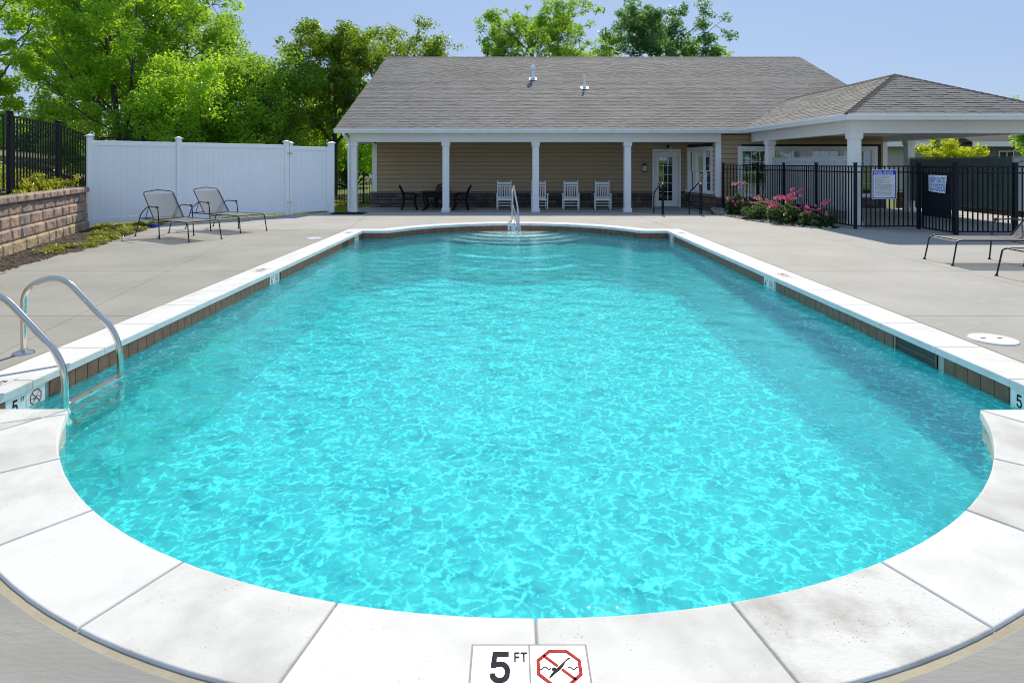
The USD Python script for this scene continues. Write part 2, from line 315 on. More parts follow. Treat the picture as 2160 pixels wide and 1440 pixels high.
# ================================================================== SETTING: pool
CX, HW, HC, YN, YF = .09, 3.82, 3.14, 4.38, 15.88
APN, APF = 2.37, 17.86
RN = (HC**2 + (YN-APN)**2) / (2*(YN-APN)); YCN = APN + RN
RF = (HC**2 + (APF-YF)**2) / (2*(APF-YF)); YCF = APF - RF
WL = -.185
def arc(cy, R, a0, a1, n): return [(CX + R*math.sin(a), cy - R*math.cos(a)) for a in np.linspace(a0, a1, n)]
aN = math.asin(HC/RN); aF = math.asin(HC/RF)
near_arc = arc(YCN, RN, -aN, aN, 61)
far_arc = [(CX + RF*math.sin(a), YCF + RF*math.cos(a)) for a in np.linspace(aF, -aF, 61)]
outline = Polygon([(CX-HW, YN)] + near_arc + [(CX+HW, YN), (CX+HW, YF)] + far_arc + [(CX-HW, YF)])
COP = .44
ring = outline.buffer(COP, join_style=2, mitre_limit=3).difference(outline)

pool = thing('swimming_pool', 'rectangular turquoise swimming pool with rounded ends and white coping', 'swimming pool')
# coping stones, cut by joint lines
cuts = []
for k in range(-5, 6):
    a = math.radians(12.7*k)
    for cy, R, s in ((YCN, RN, -1), (YCF, RF, 1)):
        if k == 0 and s == -1: cuts.append(LineString([(CX, cy-R+.05), (CX, cy-R-.7)])); continue
        cuts.append(LineString([(CX+(R-.05)*math.sin(a), cy+s*(R-.05)*math.cos(a)), (CX+(R+.62)*math.sin(a), cy+s*(R+.62)*math.cos(a))]))
for sx, ys in ((1, np.arange(5.0, 15.9, .872)-.02), (-1, np.arange(4.95, 15.9, .872))):
    for y in ys: cuts.append(LineString([(CX+sx*(HW-.05), y), (CX+sx*(HW+.7), y)]))
for sx in (-1, 1):
    for yy, s in ((YN, -1), (YF, 1)):
        cuts.append(LineString([(CX+sx*(HW-.06), yy-s*.06), (CX+sx*(HW+.7), yy+s*.7)]))
        cuts.append(LineString([(CX+sx*HC+sx*.0-sx*.04, yy-s*.03), (CX+sx*(HC+.36), yy+s*.62)]))
pieces = [ring]
for c in cuts:
    nxt = []
    for p in pieces:
        if p.intersects(c):
            q = split(p, c) if not p.interiors else None
            if q is None:   # ring with a hole: cut with a thin gap instead
                d = p.difference(c.buffer(.0005, cap_style=2)); nxt += list(getattr(d, 'geoms', [d]))
            else: nxt += list(q.geoms)
        else: nxt.append(p)
    pieces = nxt
rng = random.Random(4)
def clean(q, d=.03):
    c = list(q.exterior.coords)[:-1]; out = []
    for pt in c:
        if not out or math.dist(pt, out[-1]) > d: out.append(pt)
    while math.dist(out[0], out[-1]) < d: out.pop()
    return Polygon(out)
for p in sorted(pieces, key=lambda g: (g.centroid.y, g.centroid.x)):
    q = p.buffer(-.0035, join_style=2)
    if q.is_empty or q.area < .004: continue
    q = max(getattr(q, 'geoms', [q]), key=lambda g: g.area).simplify(.0015); q = clean(q)
    near = q.centroid.y < 5
    obj('coping_stone', MB().slab(q, -.058, .006, .010, rnd=5), rng.choice(['coping_stone', 'coping_pale', 'coping_worn']) if near else 'coping_pale', pool, smooth=False)
caulk_ring = outline.buffer(COP+.035, join_style=2, mitre_limit=3).difference(outline.buffer(COP-.01, join_style=2, mitre_limit=3))
mb = MB(); m_ = trimesh.creation.extrude_polygon(caulk_ring, .06, engine='earcut'); mb.add(np.array(m_.vertices)+(0, 0, -.066), m_.faces)
obj('expansion_joint', mb, 'caulk', pool, smooth=False)

mb = MB(); m_ = trimesh.creation.extrude_polygon(outline.buffer(COP-.012, join_style=2, mitre_limit=3).difference(outline.buffer(.022, join_style=2)), .055, engine='earcut'); mb.add(np.array(m_.vertices)+(0, 0, -.056), m_.faces)
obj('mortar_bed', mb, 'mortar', pool, smooth=False)
# shell: walls, floor, steps
def floor_z(y): return -1.28 + (16.0-y)/13.0*(-.34)
wp = np.array(outline.buffer(.028, join_style=2).exterior.coords)
mb = MB(); n = len(wp)
V = np.vstack([np.column_stack([wp, np.full(n, -.055)]), np.column_stack([wp, [floor_z(y) for y in wp[:, 1]]])])
mb.add(V, [[i, i+1, n+i+1, n+i] for i in range(n-1)])
obj('pool_wall', mb, 'plaster_aqua', pool, smooth=20)
mb = MB()
fl = outline.buffer(.05, join_style=2); c = np.array(fl.exterior.coords)[:-1]
tri = earcut.triangulate_float64(c.copy(), np.array([len(c)], np.uint32)).reshape(-1, 3)
mb.add(np.column_stack([c, [floor_z(y) for y in c[:, 1]]]), fix_up(c, tri))
obj('pool_floor', mb, 'plaster_aqua', pool, smooth=False)
for i, (r, z) in enumerate([(1.02, -.27), (1.42, -.50), (1.82, -.74), (2.22, -.98)]):
    st = Point(CX, 17.98).buffer(r, 48).intersection(outline.buffer(.02, join_style=2))
    obj('pool_step', MB().slab(st, -1.6, z, .02), 'step_plaster', pool)

# waterline tiles and depth markers
def mark_poly(size=1.):
    """no-diving sign: list of (polygon, ink) in a unit square centred on 0"""
    o = lambda r: Polygon([(r*math.cos(PI/8+k*PI/4), r*math.sin(PI/8+k*PI/4)) for k in range(8)])
    out = [(o(.47).difference(o(.40)), 'ink_red')]
    bar = LineString([(-.29, .29), (.30, -.30)]).buffer(.028, cap_style=2)
    body = Polygon([(-.22, -.27), (-.17, -.17), (-.05, -.03), (.07, .10), (.18, .22), (.25, .24), (.14, .15), (.08, .03), (.02, -.05), (-.10, -.16), (-.15, -.22)])
    body = unary_union([body, Point(-.10, -.05).buffer(.045)])
    out.append((bar.difference(body.buffer(.02)), 'ink_red')); out.append((body, 'ink_black'))
    w = [LineString([(x, -.02+.03*math.sin(x*40)) for x in np.linspace(a, b, 16)]).buffer(.009) for a, b in ((-.37, -.16), (.17, .36))]
    out.append((unary_union(w), 'ink_black'))
    return out
def place_text(parent, name, text, h, O, R, U, ink, lift=.0008, depth=.0006, bold=True, sx=1.):
    m = meshkit.text_mesh(text, h, depth, bold=bold); v = np.array(m.vertices); v[:, 0] *= sx; v[:, 2] += lift
    return obj(name, (frame_place(v, O, R, U), np.array(m.faces)), ink, parent, smooth=False)
def place_mark(parent, O, R, U, size, lift=.0008):
    by = {}
    for p, ink in mark_poly():
        for g in getattr(p, 'geoms', [p]):
            m = trimesh.creation.extrude_polygon(g, .0006/size, engine='earcut'); v = np.array(m.vertices)*size; v[:, 2] += lift
            by.setdefault(ink, MB()).add(frame_place(v, O, R, U), m.faces)
    for ink, mb in by.items(): obj('no_diving_symbol', mb, ink, parent, smooth=False)
def marker(kind, O, R, U, s=.2, hh=None, th=.010, symbol=True):
    """two flush tiles: depth and no-diving; O = left bottom corner of the pair"""
    O, R, U = np.asarray(O, float), unit(R), unit(U); hh = hh or s
    N = np.cross(R, U); tiles = []
    for k in (0, 1):
        mb = MB(); c = O + R*(s*k+s/2) + U*hh/2
        mb.obox(c + N*(-.004), [R, U, N], ((s-.004)/2, (hh-.004)/2, th/2), .0015)
        tiles.append(obj('marker_tile', mb, 'marker_white', pool, smooth=False))
    top = O + N*(-.004 + th/2)
    if R[2] == 0 and U[2] == 0:
        c = O + R*s + U*hh/2 + N*(top-O).dot(N)
        obj('marker_grout', MB().obox(c - N*.0012, [R, U, N], (s+.004, hh/2+.004, .0006)), 'grout_dark', tiles[0], smooth=False)
    if len(kind) == 1:
        place_text(tiles[0], 'numeral', kind, hh*.62, top + R*s*.27 + U*hh*.20, R, U, 'ink_black', sx=.78)
        place_text(tiles[0], 'lettering', 'FT', hh*.20, top + R*s*.72 + U*hh*.62, R, U, 'ink_black', bold=True, sx=.72)
        place_mark(tiles[1], top + R*s*1.5 + U*hh*.5, R, U, min(s, hh)*.88)
    else:
        place_text(tiles[0], 'numeral', kind[0], hh*.62, top + R*s*.2 + U*hh*.17, R, U, 'ink_black')
        place_text(tiles[0], 'lettering', 'FT', hh*.22, top + R*s*.62 + U*hh*.58, R, U, 'ink_black', bold=False, sx=.8)
        place_text(tiles[1], 'numeral', kind[1], hh*.62, top + R*s*1.14 + U*hh*.17, R, U, 'ink_black')
        place_text(tiles[1], 'lettering', 'IN', hh*.22, top + R*s*1.6 + U*hh*.58, R, U, 'ink_black', bold=False, sx=.8)
TZ0, TH = -.218, .158
ZU = (0, 0, 1)
# wall markers (left wall seen facing +x: right is +y ... reading along the view)
XL, XR = CX-HW-.012, CX+HW+.012
marks = {('L', 4.69): '5', ('L', 9.82): '4', ('L', 15.22): '36', ('R', 4.98): '5', ('R', 9.86): '4', ('R', 15.68): '36'}
skip = []
for (sd_, y), k in marks.items():
    if sd_ == 'L': marker(k, (XL, y, TZ0), (0, 1, 0), ZU, .2, TH)
    else: marker(k, (XR, y, TZ0), (0, -1, 0), ZU, .2, TH)
    skip.append((sd_, y if sd_ == 'L' else y-.4, (y if sd_ == 'L' else y-.4)+.4))
marker('36', (CX-.2, APF+.006, TZ0), (1, 0, 0), ZU, .2, TH)
tl = outline.buffer(.012, join_style=2)
def tile_row(a, b, sd_, holes):
    a, b = np.asarray(a, float), np.asarray(b, float); L = np.linalg.norm(b-a); d = (b-a)/L; nrm = np.array([-d[1], d[0]])
    m = max(1, round(L/.152)); w = L/m
    for i in range(m):
        c = a + d*w*(i+.5); t = c[1] if abs(d[1]) > .5 else c[0]
        if any(s == sd_ and lo-.03 < t < hi+.03 for s, lo, hi in holes): continue
        mb = MB().obox((*c, TZ0+TH/2), [(*d, 0), (*nrm, 0), ZU], ((w-.006)/2, .006, (TH-.006)/2), .0025)
        obj('waterline_tile', mb, 'tile_umber' if sd_ == 'R' else 'tile_brown', pool, smooth=False)
skim = [('R', 5.83, 6.46), ('L', 14.05, 14.50)]
tile_row((XL, YN), (XL, YF), 'L', skip+skim); tile_row((XR, YF), (XR, YN), 'R', skip+skim)
tile_row((XL, YF+.012), (CX-HC, YF+.012), 'S', []); tile_row((CX+HC, YF+.012), (XR, YF+.012), 'S', [])
m = 44
for i in range(m):
    a0, a1 = [-aF + 2*aF*(i+k)/m for k in (0, 1)]; am = (a0+a1)/2
    if abs(am)*RF < .21: continue
    R_ = RF + .012; c = (CX + R_*math.sin(am), YCF + R_*math.cos(am)); d = (math.cos(am), -math.sin(am), 0); nn = (math.sin(am), math.cos(am), 0)
    obj('waterline_tile', MB().obox((*c, TZ0+TH/2), [d, nn, ZU], (R_*(a1-a0)/2-.003, .006, (TH-.006)/2), .0025), 'tile_brown' if am < .25 else 'tile_umber', pool, smooth=False)
# grout band behind the tiles
gp = np.array(outline.buffer(.020, join_style=2).exterior.coords); n = len(gp); mb = MB()
V = np.vstack([np.column_stack([gp, np.full(n, -.056)]), np.column_stack([gp, np.full(n, TZ0)])])
ff = []
for i in range(n-1):
    mid = (gp[i]+gp[i+1])/2
    if any(abs(mid[0]-(XR if s == 'R' else XL)) < .05 for s, lo, hi in skim) and False: continue
    ff.append([i, i+1, n+i+1, n+i])
mb.add(V, ff); obj('grout_band', mb, 'grout', pool, smooth=20)
# skimmer mouths: a frame on a flat plate painted dark as the shaded throat
for s, lo, hi in skim:
    x = XR if s == 'R' else XL; o = 1 if s == 'R' else -1
    sk = obj('skimmer', MB().box(x-.004*o, x+.004*o, lo, hi, TZ0, -.058), 'skimmer_dark', pool, smooth=False)
    fr = MB()
    fr.box(x-.010*o, x+.006*o, lo, lo+.018, TZ0, -.06, .002); fr.box(x-.010*o, x+.006*o, hi-.018, hi, TZ0, -.06, .002); fr.box(x-.007*o, x-.004*o, lo+.02, hi-.02, -.135, -.125)
    obj('skimmer_frame', fr, 'tile_umber', sk, smooth=False)
# markers on top of the coping
cz = .006+.002
for (k, O, R, U) in [('5', (CX-.225, APN-.340, cz), (1, 0, 0), (0, 1, 0)),
                     ('5', (CX-HW-.30, 4.98, cz), (0, -1, 0), (1, 0, 0)), ('4', (CX-HW-.30, 10.2, cz), (0, -1, 0), (1, 0, 0)), ('36', (CX-HW-.30, 15.6, cz), (0, -1, 0), (1, 0, 0)),
                     ('4', (CX+HW+.30, 9.45, cz), (0, 1, 0), (-1, 0, 0)), ('36', (CX+HW+.30, 15.2, cz), (0, 1, 0), (-1, 0, 0))]:
    marker(k, O, R, U, .198 if R[0] else .15, .198 if R[0] else .15, .008)

# water: a rippled sheet
def ripple(x, y):
    r = np.random.default_rng(11); z = np.zeros_like(x)
    for i in range(70):
        lam = .13*(.75/.13)**r.random(); th = r.normal(1.25, 1.0); ph = r.random()*2*PI; k = 2*PI/lam
        amp = .0085*lam**1.0*r.uniform(.5, 1.)*.26
        z += amp*np.sin(k*(x*math.cos(th)+y*math.sin(th)) + ph + .9*np.sin(.9*x+1.1*y+i) + .6*np.sin(1.7*y-1.3*x+2*i))
    calm = .55 + .45*np.clip((CX+HW-1.5-x)/2.5, 0, 1)
    return z*calm*(1 - .86*np.clip((y-13.0)/2.5, 0, 1))
gx, gy = np.arange(CX-HW-.1, CX+HW+.1, .036), np.concatenate([np.arange(2.2, 8, .034), np.arange(8, 18.0, .05)])
X, Y = np.meshgrid(gx, gy, indexing='ij'); Z = WL + ripple(X, Y); nx, ny = X.shape
idx = np.arange(nx*ny).reshape(nx, ny)
F = np.stack([idx[:-1, :-1], idx[1:, :-1], idx[1:, 1:], idx[:-1, 1:]], -1).reshape(-1, 4)
P = np.stack([X, Y, Z], -1).reshape(-1, 3); cen = P[F].mean(1)
import shapely
F = F[shapely.contains_xy(outline.buffer(.058, join_style=2), cen[:, 0], cen[:, 1])]
u, inv = np.unique(F, return_inverse=True); top_ = P[u]; F = inv.reshape(-1, 4); n = len(top_)
E_ = np.vstack([F[:, [0, 1]], F[:, [1, 2]], F[:, [2, 3]], F[:, [3, 0]]]); key = E_.min(1)*n + E_.max(1); _, ix, ct = np.unique(key, return_index=True, return_counts=True)
B_ = E_[ix[ct == 1]]; low = top_.copy(); low[:, 2] = -1.95
body = np.vstack([F, F[:, ::-1]+n, np.stack([B_[:, 1], B_[:, 0], B_[:, 0]+n, B_[:, 1]+n], 1)])
obj('water', (np.vstack([top_, low]), body), 'water', smooth=50, kind='structure', label='clear turquoise pool water with sunlit ripples and a painted light net')

# ================================================================== deck
deck_region = Polygon([(-6.4, -3.5), (20, -3.5), (20, 15.2), (16, 15.6), (16, 23.86), (8.75, 23.86), (8.75, 16.75), (8.4, 16.45), (7.66, 16.8), (7.07, 18.5), (6.84, 20.4),
                       (6.75, 20.95), (4.5, 21.25), (-6.2, 22.0), (-6.3, 22.15), (-9.85, 18.24), (-9.42, 16.35), (-8.95, 14.6), (-8.53, 13.16), (-8.36, 11.5), (-7.95, 9.75), (-7.35, 8), (-6.85, 6), (-6.5, 3)])
deck_poly = deck_region.difference(outline.buffer(COP+.03, join_style=2, mitre_limit=3))
deck = thing('pool_deck', 'grey concrete pool deck divided into large slabs', None, kind='structure')
dj = [LineString([(-20, y), (20, y)]) for y in (.7, 3.75, 7.05, 10.0, 13.15, 16.25, 19.3)]
dj += [LineString([(-3.2, -3.6), (-4.57, 5.67), (-6.35, 14.76), (-7.2, 19.5), (-7.4, 22.5)]), LineString([(7.0, -4), (7.1, 13.5), (7.15, 17.0)]),
       LineString([(4.2, 16.0), (4.05, 22.5)]), LineString([(-4.15, 16.0), (-4.95, 22.5)]), LineString([(.1, 17.9), (.1, 22.5)]), LineString([(.1, 2.4), (.1, -4)]),
       LineString([(8.9, 16.45), (20, 16.45)]), LineString([(11.2, -4), (11.2, 16)]), LineString([(12.0, 15.5), (12.0, 24)])]
pcs = list(getattr(deck_poly.difference(unary_union([d.buffer(.005, cap_style=2) for d in dj])), 'geoms', [deck_poly]))
for g in sorted(pcs, key=lambda g: (g.centroid.y, g.centroid.x)):
    g = g.buffer(-.03, join_style=2).buffer(.03, join_style=2, mitre_limit=3); g = max(getattr(g, 'geoms', [g]), key=lambda k: k.area)
    if g.is_empty or g.area < .02: continue
    g = clean(g, .012); c = g.centroid
    mt = 'concrete_brushed' if c.y < 3.2 else ('concrete_pale' if (c.x > 2 or c.y > 17) else 'concrete')
    obj('concrete_slab', MB().slab(g, -.2, 0., .005, rnd=2), mt, deck, smooth=False)
mb = MB(); m_ = trimesh.creation.extrude_polygon(deck_region.buffer(-.04).difference(outline.buffer(COP+.028, join_style=2, mitre_limit=3)), .02, engine='earcut'); mb.add(np.array(m_.vertices)+(0, 0, -.034), m_.faces)
obj('joint_filler', mb, 'joint_dark', deck, smooth=False)

# skimmer lids and a drain grate set in the deck
for (x, y, r, lab) in [(4.64, 6.1, .205, 'round white skimmer lid beside the right pool coping'), (-4.45, 14.28, .17, 'round white skimmer lid beside the left pool coping, near the loungers')]:
    t = thing('skimmer_lid', lab, 'lid', (x, y, 0))
    obj('lid', MB().lathe([(0, .016), (r*.86, .016), (r*.97, .012), (r, .002)], (x, y, 0), 40), 'white_plastic', t)
    for dx in (-.09, .07): obj('finger_slot', MB().obox((x+dx, y+.01, .017), np.eye(3), (.022, .010, .0015)), 'ink_black', t, smooth=False)
t = thing('drain_grate', 'dark metal drain grate set in the deck by the left porch column', 'drain grate', (-5.45, 21.35, 0))
mb = MB(); mb.box(-6.0, -4.92, 21.0, 21.04, .002, .02); mb.box(-6.0, -4.92, 21.66, 21.7, .002, .02); mb.box(-6.0, -5.96, 21.0, 21.7, .003, .021); mb.box(-4.96, -4.92, 21.0, 21.7, .003, .021)
obj('frame', mb, 'black_metal', t, smooth=False)
obj('pit', MB().box(-5.97, -4.95, 21.03, 21.67, .001, .003), 'skimmer_dark', t, smooth=False)  # flat dark plate painted as the shaded hollow under the bars
for i in range(11):
    x = -5.92 + i*.096; obj('bar', MB().box(x, x+.03, 21.04, 21.66, .004, .018), 'iron', t, smooth=False)

# ================================================================== ground and hill
W0, W1 = np.array([-9.14, 11.3]), np.array([-10.98, 16.5])      # front foot of the retaining wall
wd = unit(W1-W0); wn = np.array([-wd[1], wd[0]])                 # wn points away from the pool
def ground_h(x, y):
    d = (x-W0[0])*wn[0] + (y-W0[1])*wn[1]
    w = np.where(y < 17.0, .35, np.clip(.35+(y-17.0)*.9, .35, 5.5)); off = np.where(y < 17.0, .12, .12+np.clip(y-17., 0, 9)*.25)
    t = np.clip((d-off)/w, 0, 1); t = t*t*(3-2*t)
    p = np.stack([x, y, 0*x], -1)
    hill = 1.02 + .12*np.clip(d, 0, 22)*np.where(y < 30, 1, .8) + .10*(meshkit.fbm(p*.7, 3, 5)-.5)
    base = -.25 + .12*(meshkit.fbm(p*.12, 3, 2)-.5)*np.clip((np.hypot(x, y-12)-16)/20, 0, 1)
    base = base + np.clip((y-60)/160, 0, 1)*1.5
    return base + t*(hill-base)
gx = np.concatenate([np.linspace(-400, -60, 12), np.linspace(-50, -24, 14), np.arange(-23, -5.5, .3), np.arange(-5.5, 18, .8), np.linspace(19, 60, 26), np.linspace(80, 400, 10)])
gy = np.concatenate([np.linspace(-300, -20, 10), np.arange(-15, 2, 1.2), np.arange(2, 36, .4), np.linspace(37, 80, 24), np.linspace(95, 600, 12)])
X, Y = np.meshgrid(gx, gy, indexing='ij'); nx, ny = X.shape
P = np.stack([X, Y, ground_h(X, Y)], -1).reshape(-1, 3); idx = np.arange(nx*ny).reshape(nx, ny)
F = np.stack([idx[:-1, :-1], idx[1:, :-1], idx[1:, 1:], idx[:-1, 1:]], -1).reshape(-1, 4); cen = P[F].mean(1)
inside = shapely.contains_xy(deck_region.buffer(-.9), cen[:, 0], cen[:, 1])
hillm = (~inside) & (((cen[:, 0]-W0[0])*wn[0] + (cen[:, 1]-W0[1])*wn[1]) > 0) & (cen[:, 0] > -60) & (cen[:, 1] < 60) & (cen[:, 0] < -6)
for nm, msk, mt, lab in (('ground', ~inside & ~hillm, 'lawn', 'green lawn around the pool area'), ('hillside', hillm, 'hill', 'sunlit slope of dry grass and weeds above the retaining wall')):
    u, inv = np.unique(F[msk], return_inverse=True)
    obj(nm, (P[u], inv.reshape(-1, 4)), mt, smooth=True, kind='structure', label=lab)

# planting beds
def bed(name, poly, mat, lab, z=-.03, bulge=.05, step=.12):
    x0, y0, x1, y1 = poly.bounds; gx, gy = np.arange(x0-step, x1+step, step), np.arange(y0-step, y1+step, step)
    X, Y = np.meshgrid(gx, gy, indexing='ij'); p = np.stack([X, Y, 0*X], -1)
    Z = z + bulge*meshkit.fbm(p*3, 3, 3); nx, ny = X.shape; idx = np.arange(nx*ny).reshape(nx, ny)
    F = np.stack([idx[:-1, :-1], idx[1:, :-1], idx[1:, 1:], idx[:-1, 1:]], -1).reshape(-1, 4); P = np.stack([X, Y, Z], -1).reshape(-1, 3)
    c = P[F].mean(1); F = F[shapely.contains_xy(poly, c[:, 0], c[:, 1])]; u, inv = np.unique(F, return_inverse=True)
    return obj(name, (P[u], inv.reshape(-1, 4)), mat, smooth=True, kind='structure', label=lab)
left_bed = Polygon([(-6.0, 1), (-6.5, 3), (-6.85, 6), (-7.35, 8), (-7.95, 9.75), (-8.36, 11.5), (-8.53, 13.16), (-8.95, 14.6), (-9.42, 16.35), (-9.85, 18.24), (-11.3, 17.0), (-11.1, 16.6), (-9.3, 11.3), (-5.5, .5)]).buffer(.1)
right_bed = Polygon([(8.78, 16.8), (8.4, 16.45), (7.66, 16.8), (7.07, 18.5), (6.84, 20.4), (6.75, 21.0), (7.6, 24.05), (8.78, 24.05)]).buffer(.06)
bed('mulch_bed', left_bed, 'mulch', 'dark mulch bed along the retaining wall')
bed('rose_bed', right_bed, 'mulch', 'stone strewn planting bed below the sunroom windows')
def instancer(name, protos, pts, rots, scales, ids, label, kind='stuff', cat=None):
    p = numbered('/World', name); pi = UsdGeom.PointInstancer.Define(stage, p)
    paths = []
    for i, (nm, m, mat, sm) in enumerate(protos):
        v, f = m.arrays() if isinstance(m, MB) else m
        UsdGeom.Scope.Define(stage, p+'/shapes'); g = usdkit.mesh(stage, f'{p}/shapes/{nm}', (v, f), MAT[mat], smooth=sm); paths.append(g.GetPath())
    pi.CreatePrototypesRel().SetTargets(paths)
    pi.CreatePositionsAttr(Vt.Vec3fArray.FromNumpy(np.asarray(pts, np.float32)))
    pi.CreateProtoIndicesAttr(Vt.IntArray.FromNumpy(np.asarray(ids, np.int32)))
    h = np.asarray(rots)/2
    q = [Gf.Quath(float(math.cos(a)), 0, 0, float(math.sin(a))) for a in h]
    pi.CreateOrientationsAttr(Vt.QuathArray(q))
    s = np.asarray(scales, np.float32); pi.CreateScalesAttr(Vt.Vec3fArray.FromNumpy(np.repeat(s[:, None], 3, 1) if s.ndim == 1 else s))
    return tag(pi.GetPrim(), label, cat, None, kind)
def rand_in(poly, n, seed):
    r = np.random.default_rng(seed); x0, y0, x1, y1 = poly.bounds; out = np.zeros((0, 2))
    while len(out) < n:
        p = r.uniform((x0, y0), (x1, y1), (n*3, 2)); out = np.vstack([out, p[shapely.contains_xy(poly, p[:, 0], p[:, 1])]])
    return out[:n]
r = np.random.default_rng(8)
def lump(seed, flat=.6):
    m = trimesh.creation.icosphere(1, 1.0); v = np.array(m.vertices); v *= (.75+.5*meshkit.noise(v*1.7+seed*9, seed))[:, None]; v[:, 2] *= flat; return v, np.array(m.faces)
pts = rand_in(right_bed.buffer(-.05), 1500, 3); k = np.exp(-((pts[:, 0]-7.3)**2)/.8) > r.random(len(pts))*.9; pts = pts[k]
instancer('river_stones', [('pebble', lump(1), 'pebble', True), ('pebble_flat', lump(2, .4), 'pebble', True)], np.column_stack([pts, np.full(len(pts), .005)]), r.uniform(0, 6.3, len(pts)), r.uniform(.02, .06, len(pts)), r.integers(0, 2, len(pts)), 'loose pale stones edging the rose bed')
pts = rand_in(left_bed.buffer(-.03), 2600, 4)
instancer('mulch_chips', [('chip', (np.array([[-1, -.3, 0], [1, -.25, .1], [.9, .3, .2], [-.8, .3, .1], [0, 0, .35]]), np.array([[0, 1, 4], [1, 2, 4], [2, 3, 4], [3, 0, 4]])), 'mulch_chip', False)], np.column_stack([pts, np.full(len(pts), .0)]), r.uniform(0, 6.3, len(pts)), r.uniform(.02, .05, len(pts)), np.zeros(len(pts), int), 'dark bark chips spread over the bed by the retaining wall')

# ================================================================== clubhouse
YC, YB, YBW = 24.0, 26.6, 24.0       # column line, porch back wall, sunroom front wall
PF = -.15                            # porch floor
club = thing('clubhouse', 'long single storey clubhouse with brown siding, white columned porch and grey shingle roof', 'building', (4, 24, PF))
obj('porch_floor', MB().slab(Polygon([(-6.2, 20.6), (7.9, 20.6), (7.9, 24.0), (7.4, 26.7), (-6.2, 26.7)]), -.4, PF, .01), 'concrete_pale', club)
SBL, SBR = (7.34, YB), (7.79, YC)    # sunroom side wall (back end, front end)
def siding_wall(p, q, z0, z1, holes=(), pitch=.18, inward=1):
    """lap boards on the wall from p to q; outside on the right-hand side of p->q; holes in (u0,u1,z0,z1)"""
    p, q = np.asarray(p, float), np.asarray(q, float); L = np.linalg.norm(q-p); d = (q-p)/L; nrm = np.array([d[1], -d[0]])
    m = round((z1-z0)/pitch); h = (z1-z0)/m
    for i in range(m):
        a, b = z0+i*h, z0+(i+1)*h; segs = [(0, L)]
        for (u0, u1, h0, h1) in holes:
            if h0 < b-.01 and h1 > a+.01:
                segs = [s for (s0, s1) in segs for s in ((s0, min(s1, u0)), (max(s0, u1), s1)) if s[1]-s[0] > .02]
        for (s0, s1) in segs:
            A, B = p+d*s0, p+d*s1; V = []
            for E_ in (A, B):
                for (o, z) in ((0, a+.012), (.034, a+.012), (.033, a+.026), (.006, b-.0), (0, b-.0)): V.append((*(E_+nrm*o), z))
            f = [[k, k+1, k+6, k+5] for k in range(4)]
            obj('siding_board', MB().add(V, f).add(np.array(V)[:5], [[0, 2, 1], [0, 3, 2], [0, 4, 3]]).add(np.array(V)[5:], [[0, 1, 2], [0, 2, 3], [0, 3, 4]]), 'siding', club, smooth=False)
def wall_core(p, q, z0, z1, holes, mat, name='wall'):
    p, q = np.asarray(p, float), np.asarray(q, float); L = np.linalg.norm(q-p); d = (q-p)/L; nrm = np.array([d[1], -d[0]])
    g = sbox(0, z0, L, z1)
    for (u0, u1, h0, h1) in holes: g = g.difference(sbox(u0, h0, u1, h1))
    mb = MB()
    for gg in getattr(g, 'geoms', [g]):
        m = trimesh.creation.extrude_polygon(gg, .14, engine='earcut'); v = np.array(m.vertices)
        mb.add(np.column_stack([p[0]+d[0]*v[:, 0]-nrm[0]*v[:, 2], p[1]+d[1]*v[:, 0]-nrm[1]*v[:, 2], v[:, 1]]), m.faces)
    obj(name, mb, mat, club, smooth=False)
rs = random.Random(21)
def stone_wall(p, q, z0, z1, holes=(), parent=club):
    p, q = np.asarray(p, float), np.asarray(q, float); L = np.linalg.norm(q-p); d = (q-p)/L; nrm = np.array([d[1], -d[0]])
    D3, N3 = (*d, 0), (*nrm, 0); z = z0
    while z < z1-.03:
        h = rs.choice([.13, .17, .21]); h = h if z+h < z1-.08 else z1-z
        u = 0.
        while u < L-.02:
            w = rs.uniform(.28, .62); w = w if u+w < L-.2 else L-u
            ok = not any(h0 < z+h-.01 and h1 > z+.01 and u0 < u+w-.01 and u1 > u+.01 for u0, u1, h0, h1 in holes)
            if ok:
                t = rs.uniform(.05, .085); c = p+d*(u+w/2)+nrm*(t/2-.02)
                obj('stone', MB().obox((*c, z+h/2), [D3, N3, (0, 0, 1)], (w/2-.008, t/2, h/2-.008), .018), f'stone_{rs.randrange(5)}', parent, smooth=False)
            u += w
        z += h
DOOR = (5.92, 7.12)
uD = (DOOR[0]+5.77, DOOR[1]+5.77)
door_hole = [(uD[0], uD[1], PF, 2.29)]
wall_core((-5.77, YB), SBL, PF, 2.9, door_hole, 'room_dark')  # dark core shows through the board gaps as painted lap shadow
stone_wall((-5.90, YB), (DOOR[0]-.02, YB), PF, .42)
stone_wall((DOOR[1]+.02, YB), SBL, PF, .42)
siding_wall((-5.66, YB), SBL, .50, 2.66, [(uD[0]-.11-.02, uD[1]-.11+.02, PF, 2.30)])
mb = MB(); mb.box(-5.95, DOOR[0]-.02, YB-.11, YB, .42, .50, .012); obj('stone_ledge', mb, 'stone_ledge', club, smooth=False)
obj('corner_board', MB().box(-5.82, -5.62, YB-.045, YB+.02, .50, 2.52, .004), 'white_trim', club, smooth=False)
obj('electric_box', MB().box(-5.97, -5.83, YB+.02, YB+.2, 1.05, 1.22, .01), 'white_plastic', club, smooth=False)
# left end wall, back
wall_core((-5.77, 40.4), (-5.77, YB), PF-.1, 2.9, [], 'siding', 'end_wall')
wall_core((14.2, 40.4), (-5.77, 40.4), PF-.1, 2.9, [], 'siding', 'back_wall')
wall_core((14.2, YBW), (14.2, 40.4), PF-.1, 2.9, [], 'siding', 'end_wall')
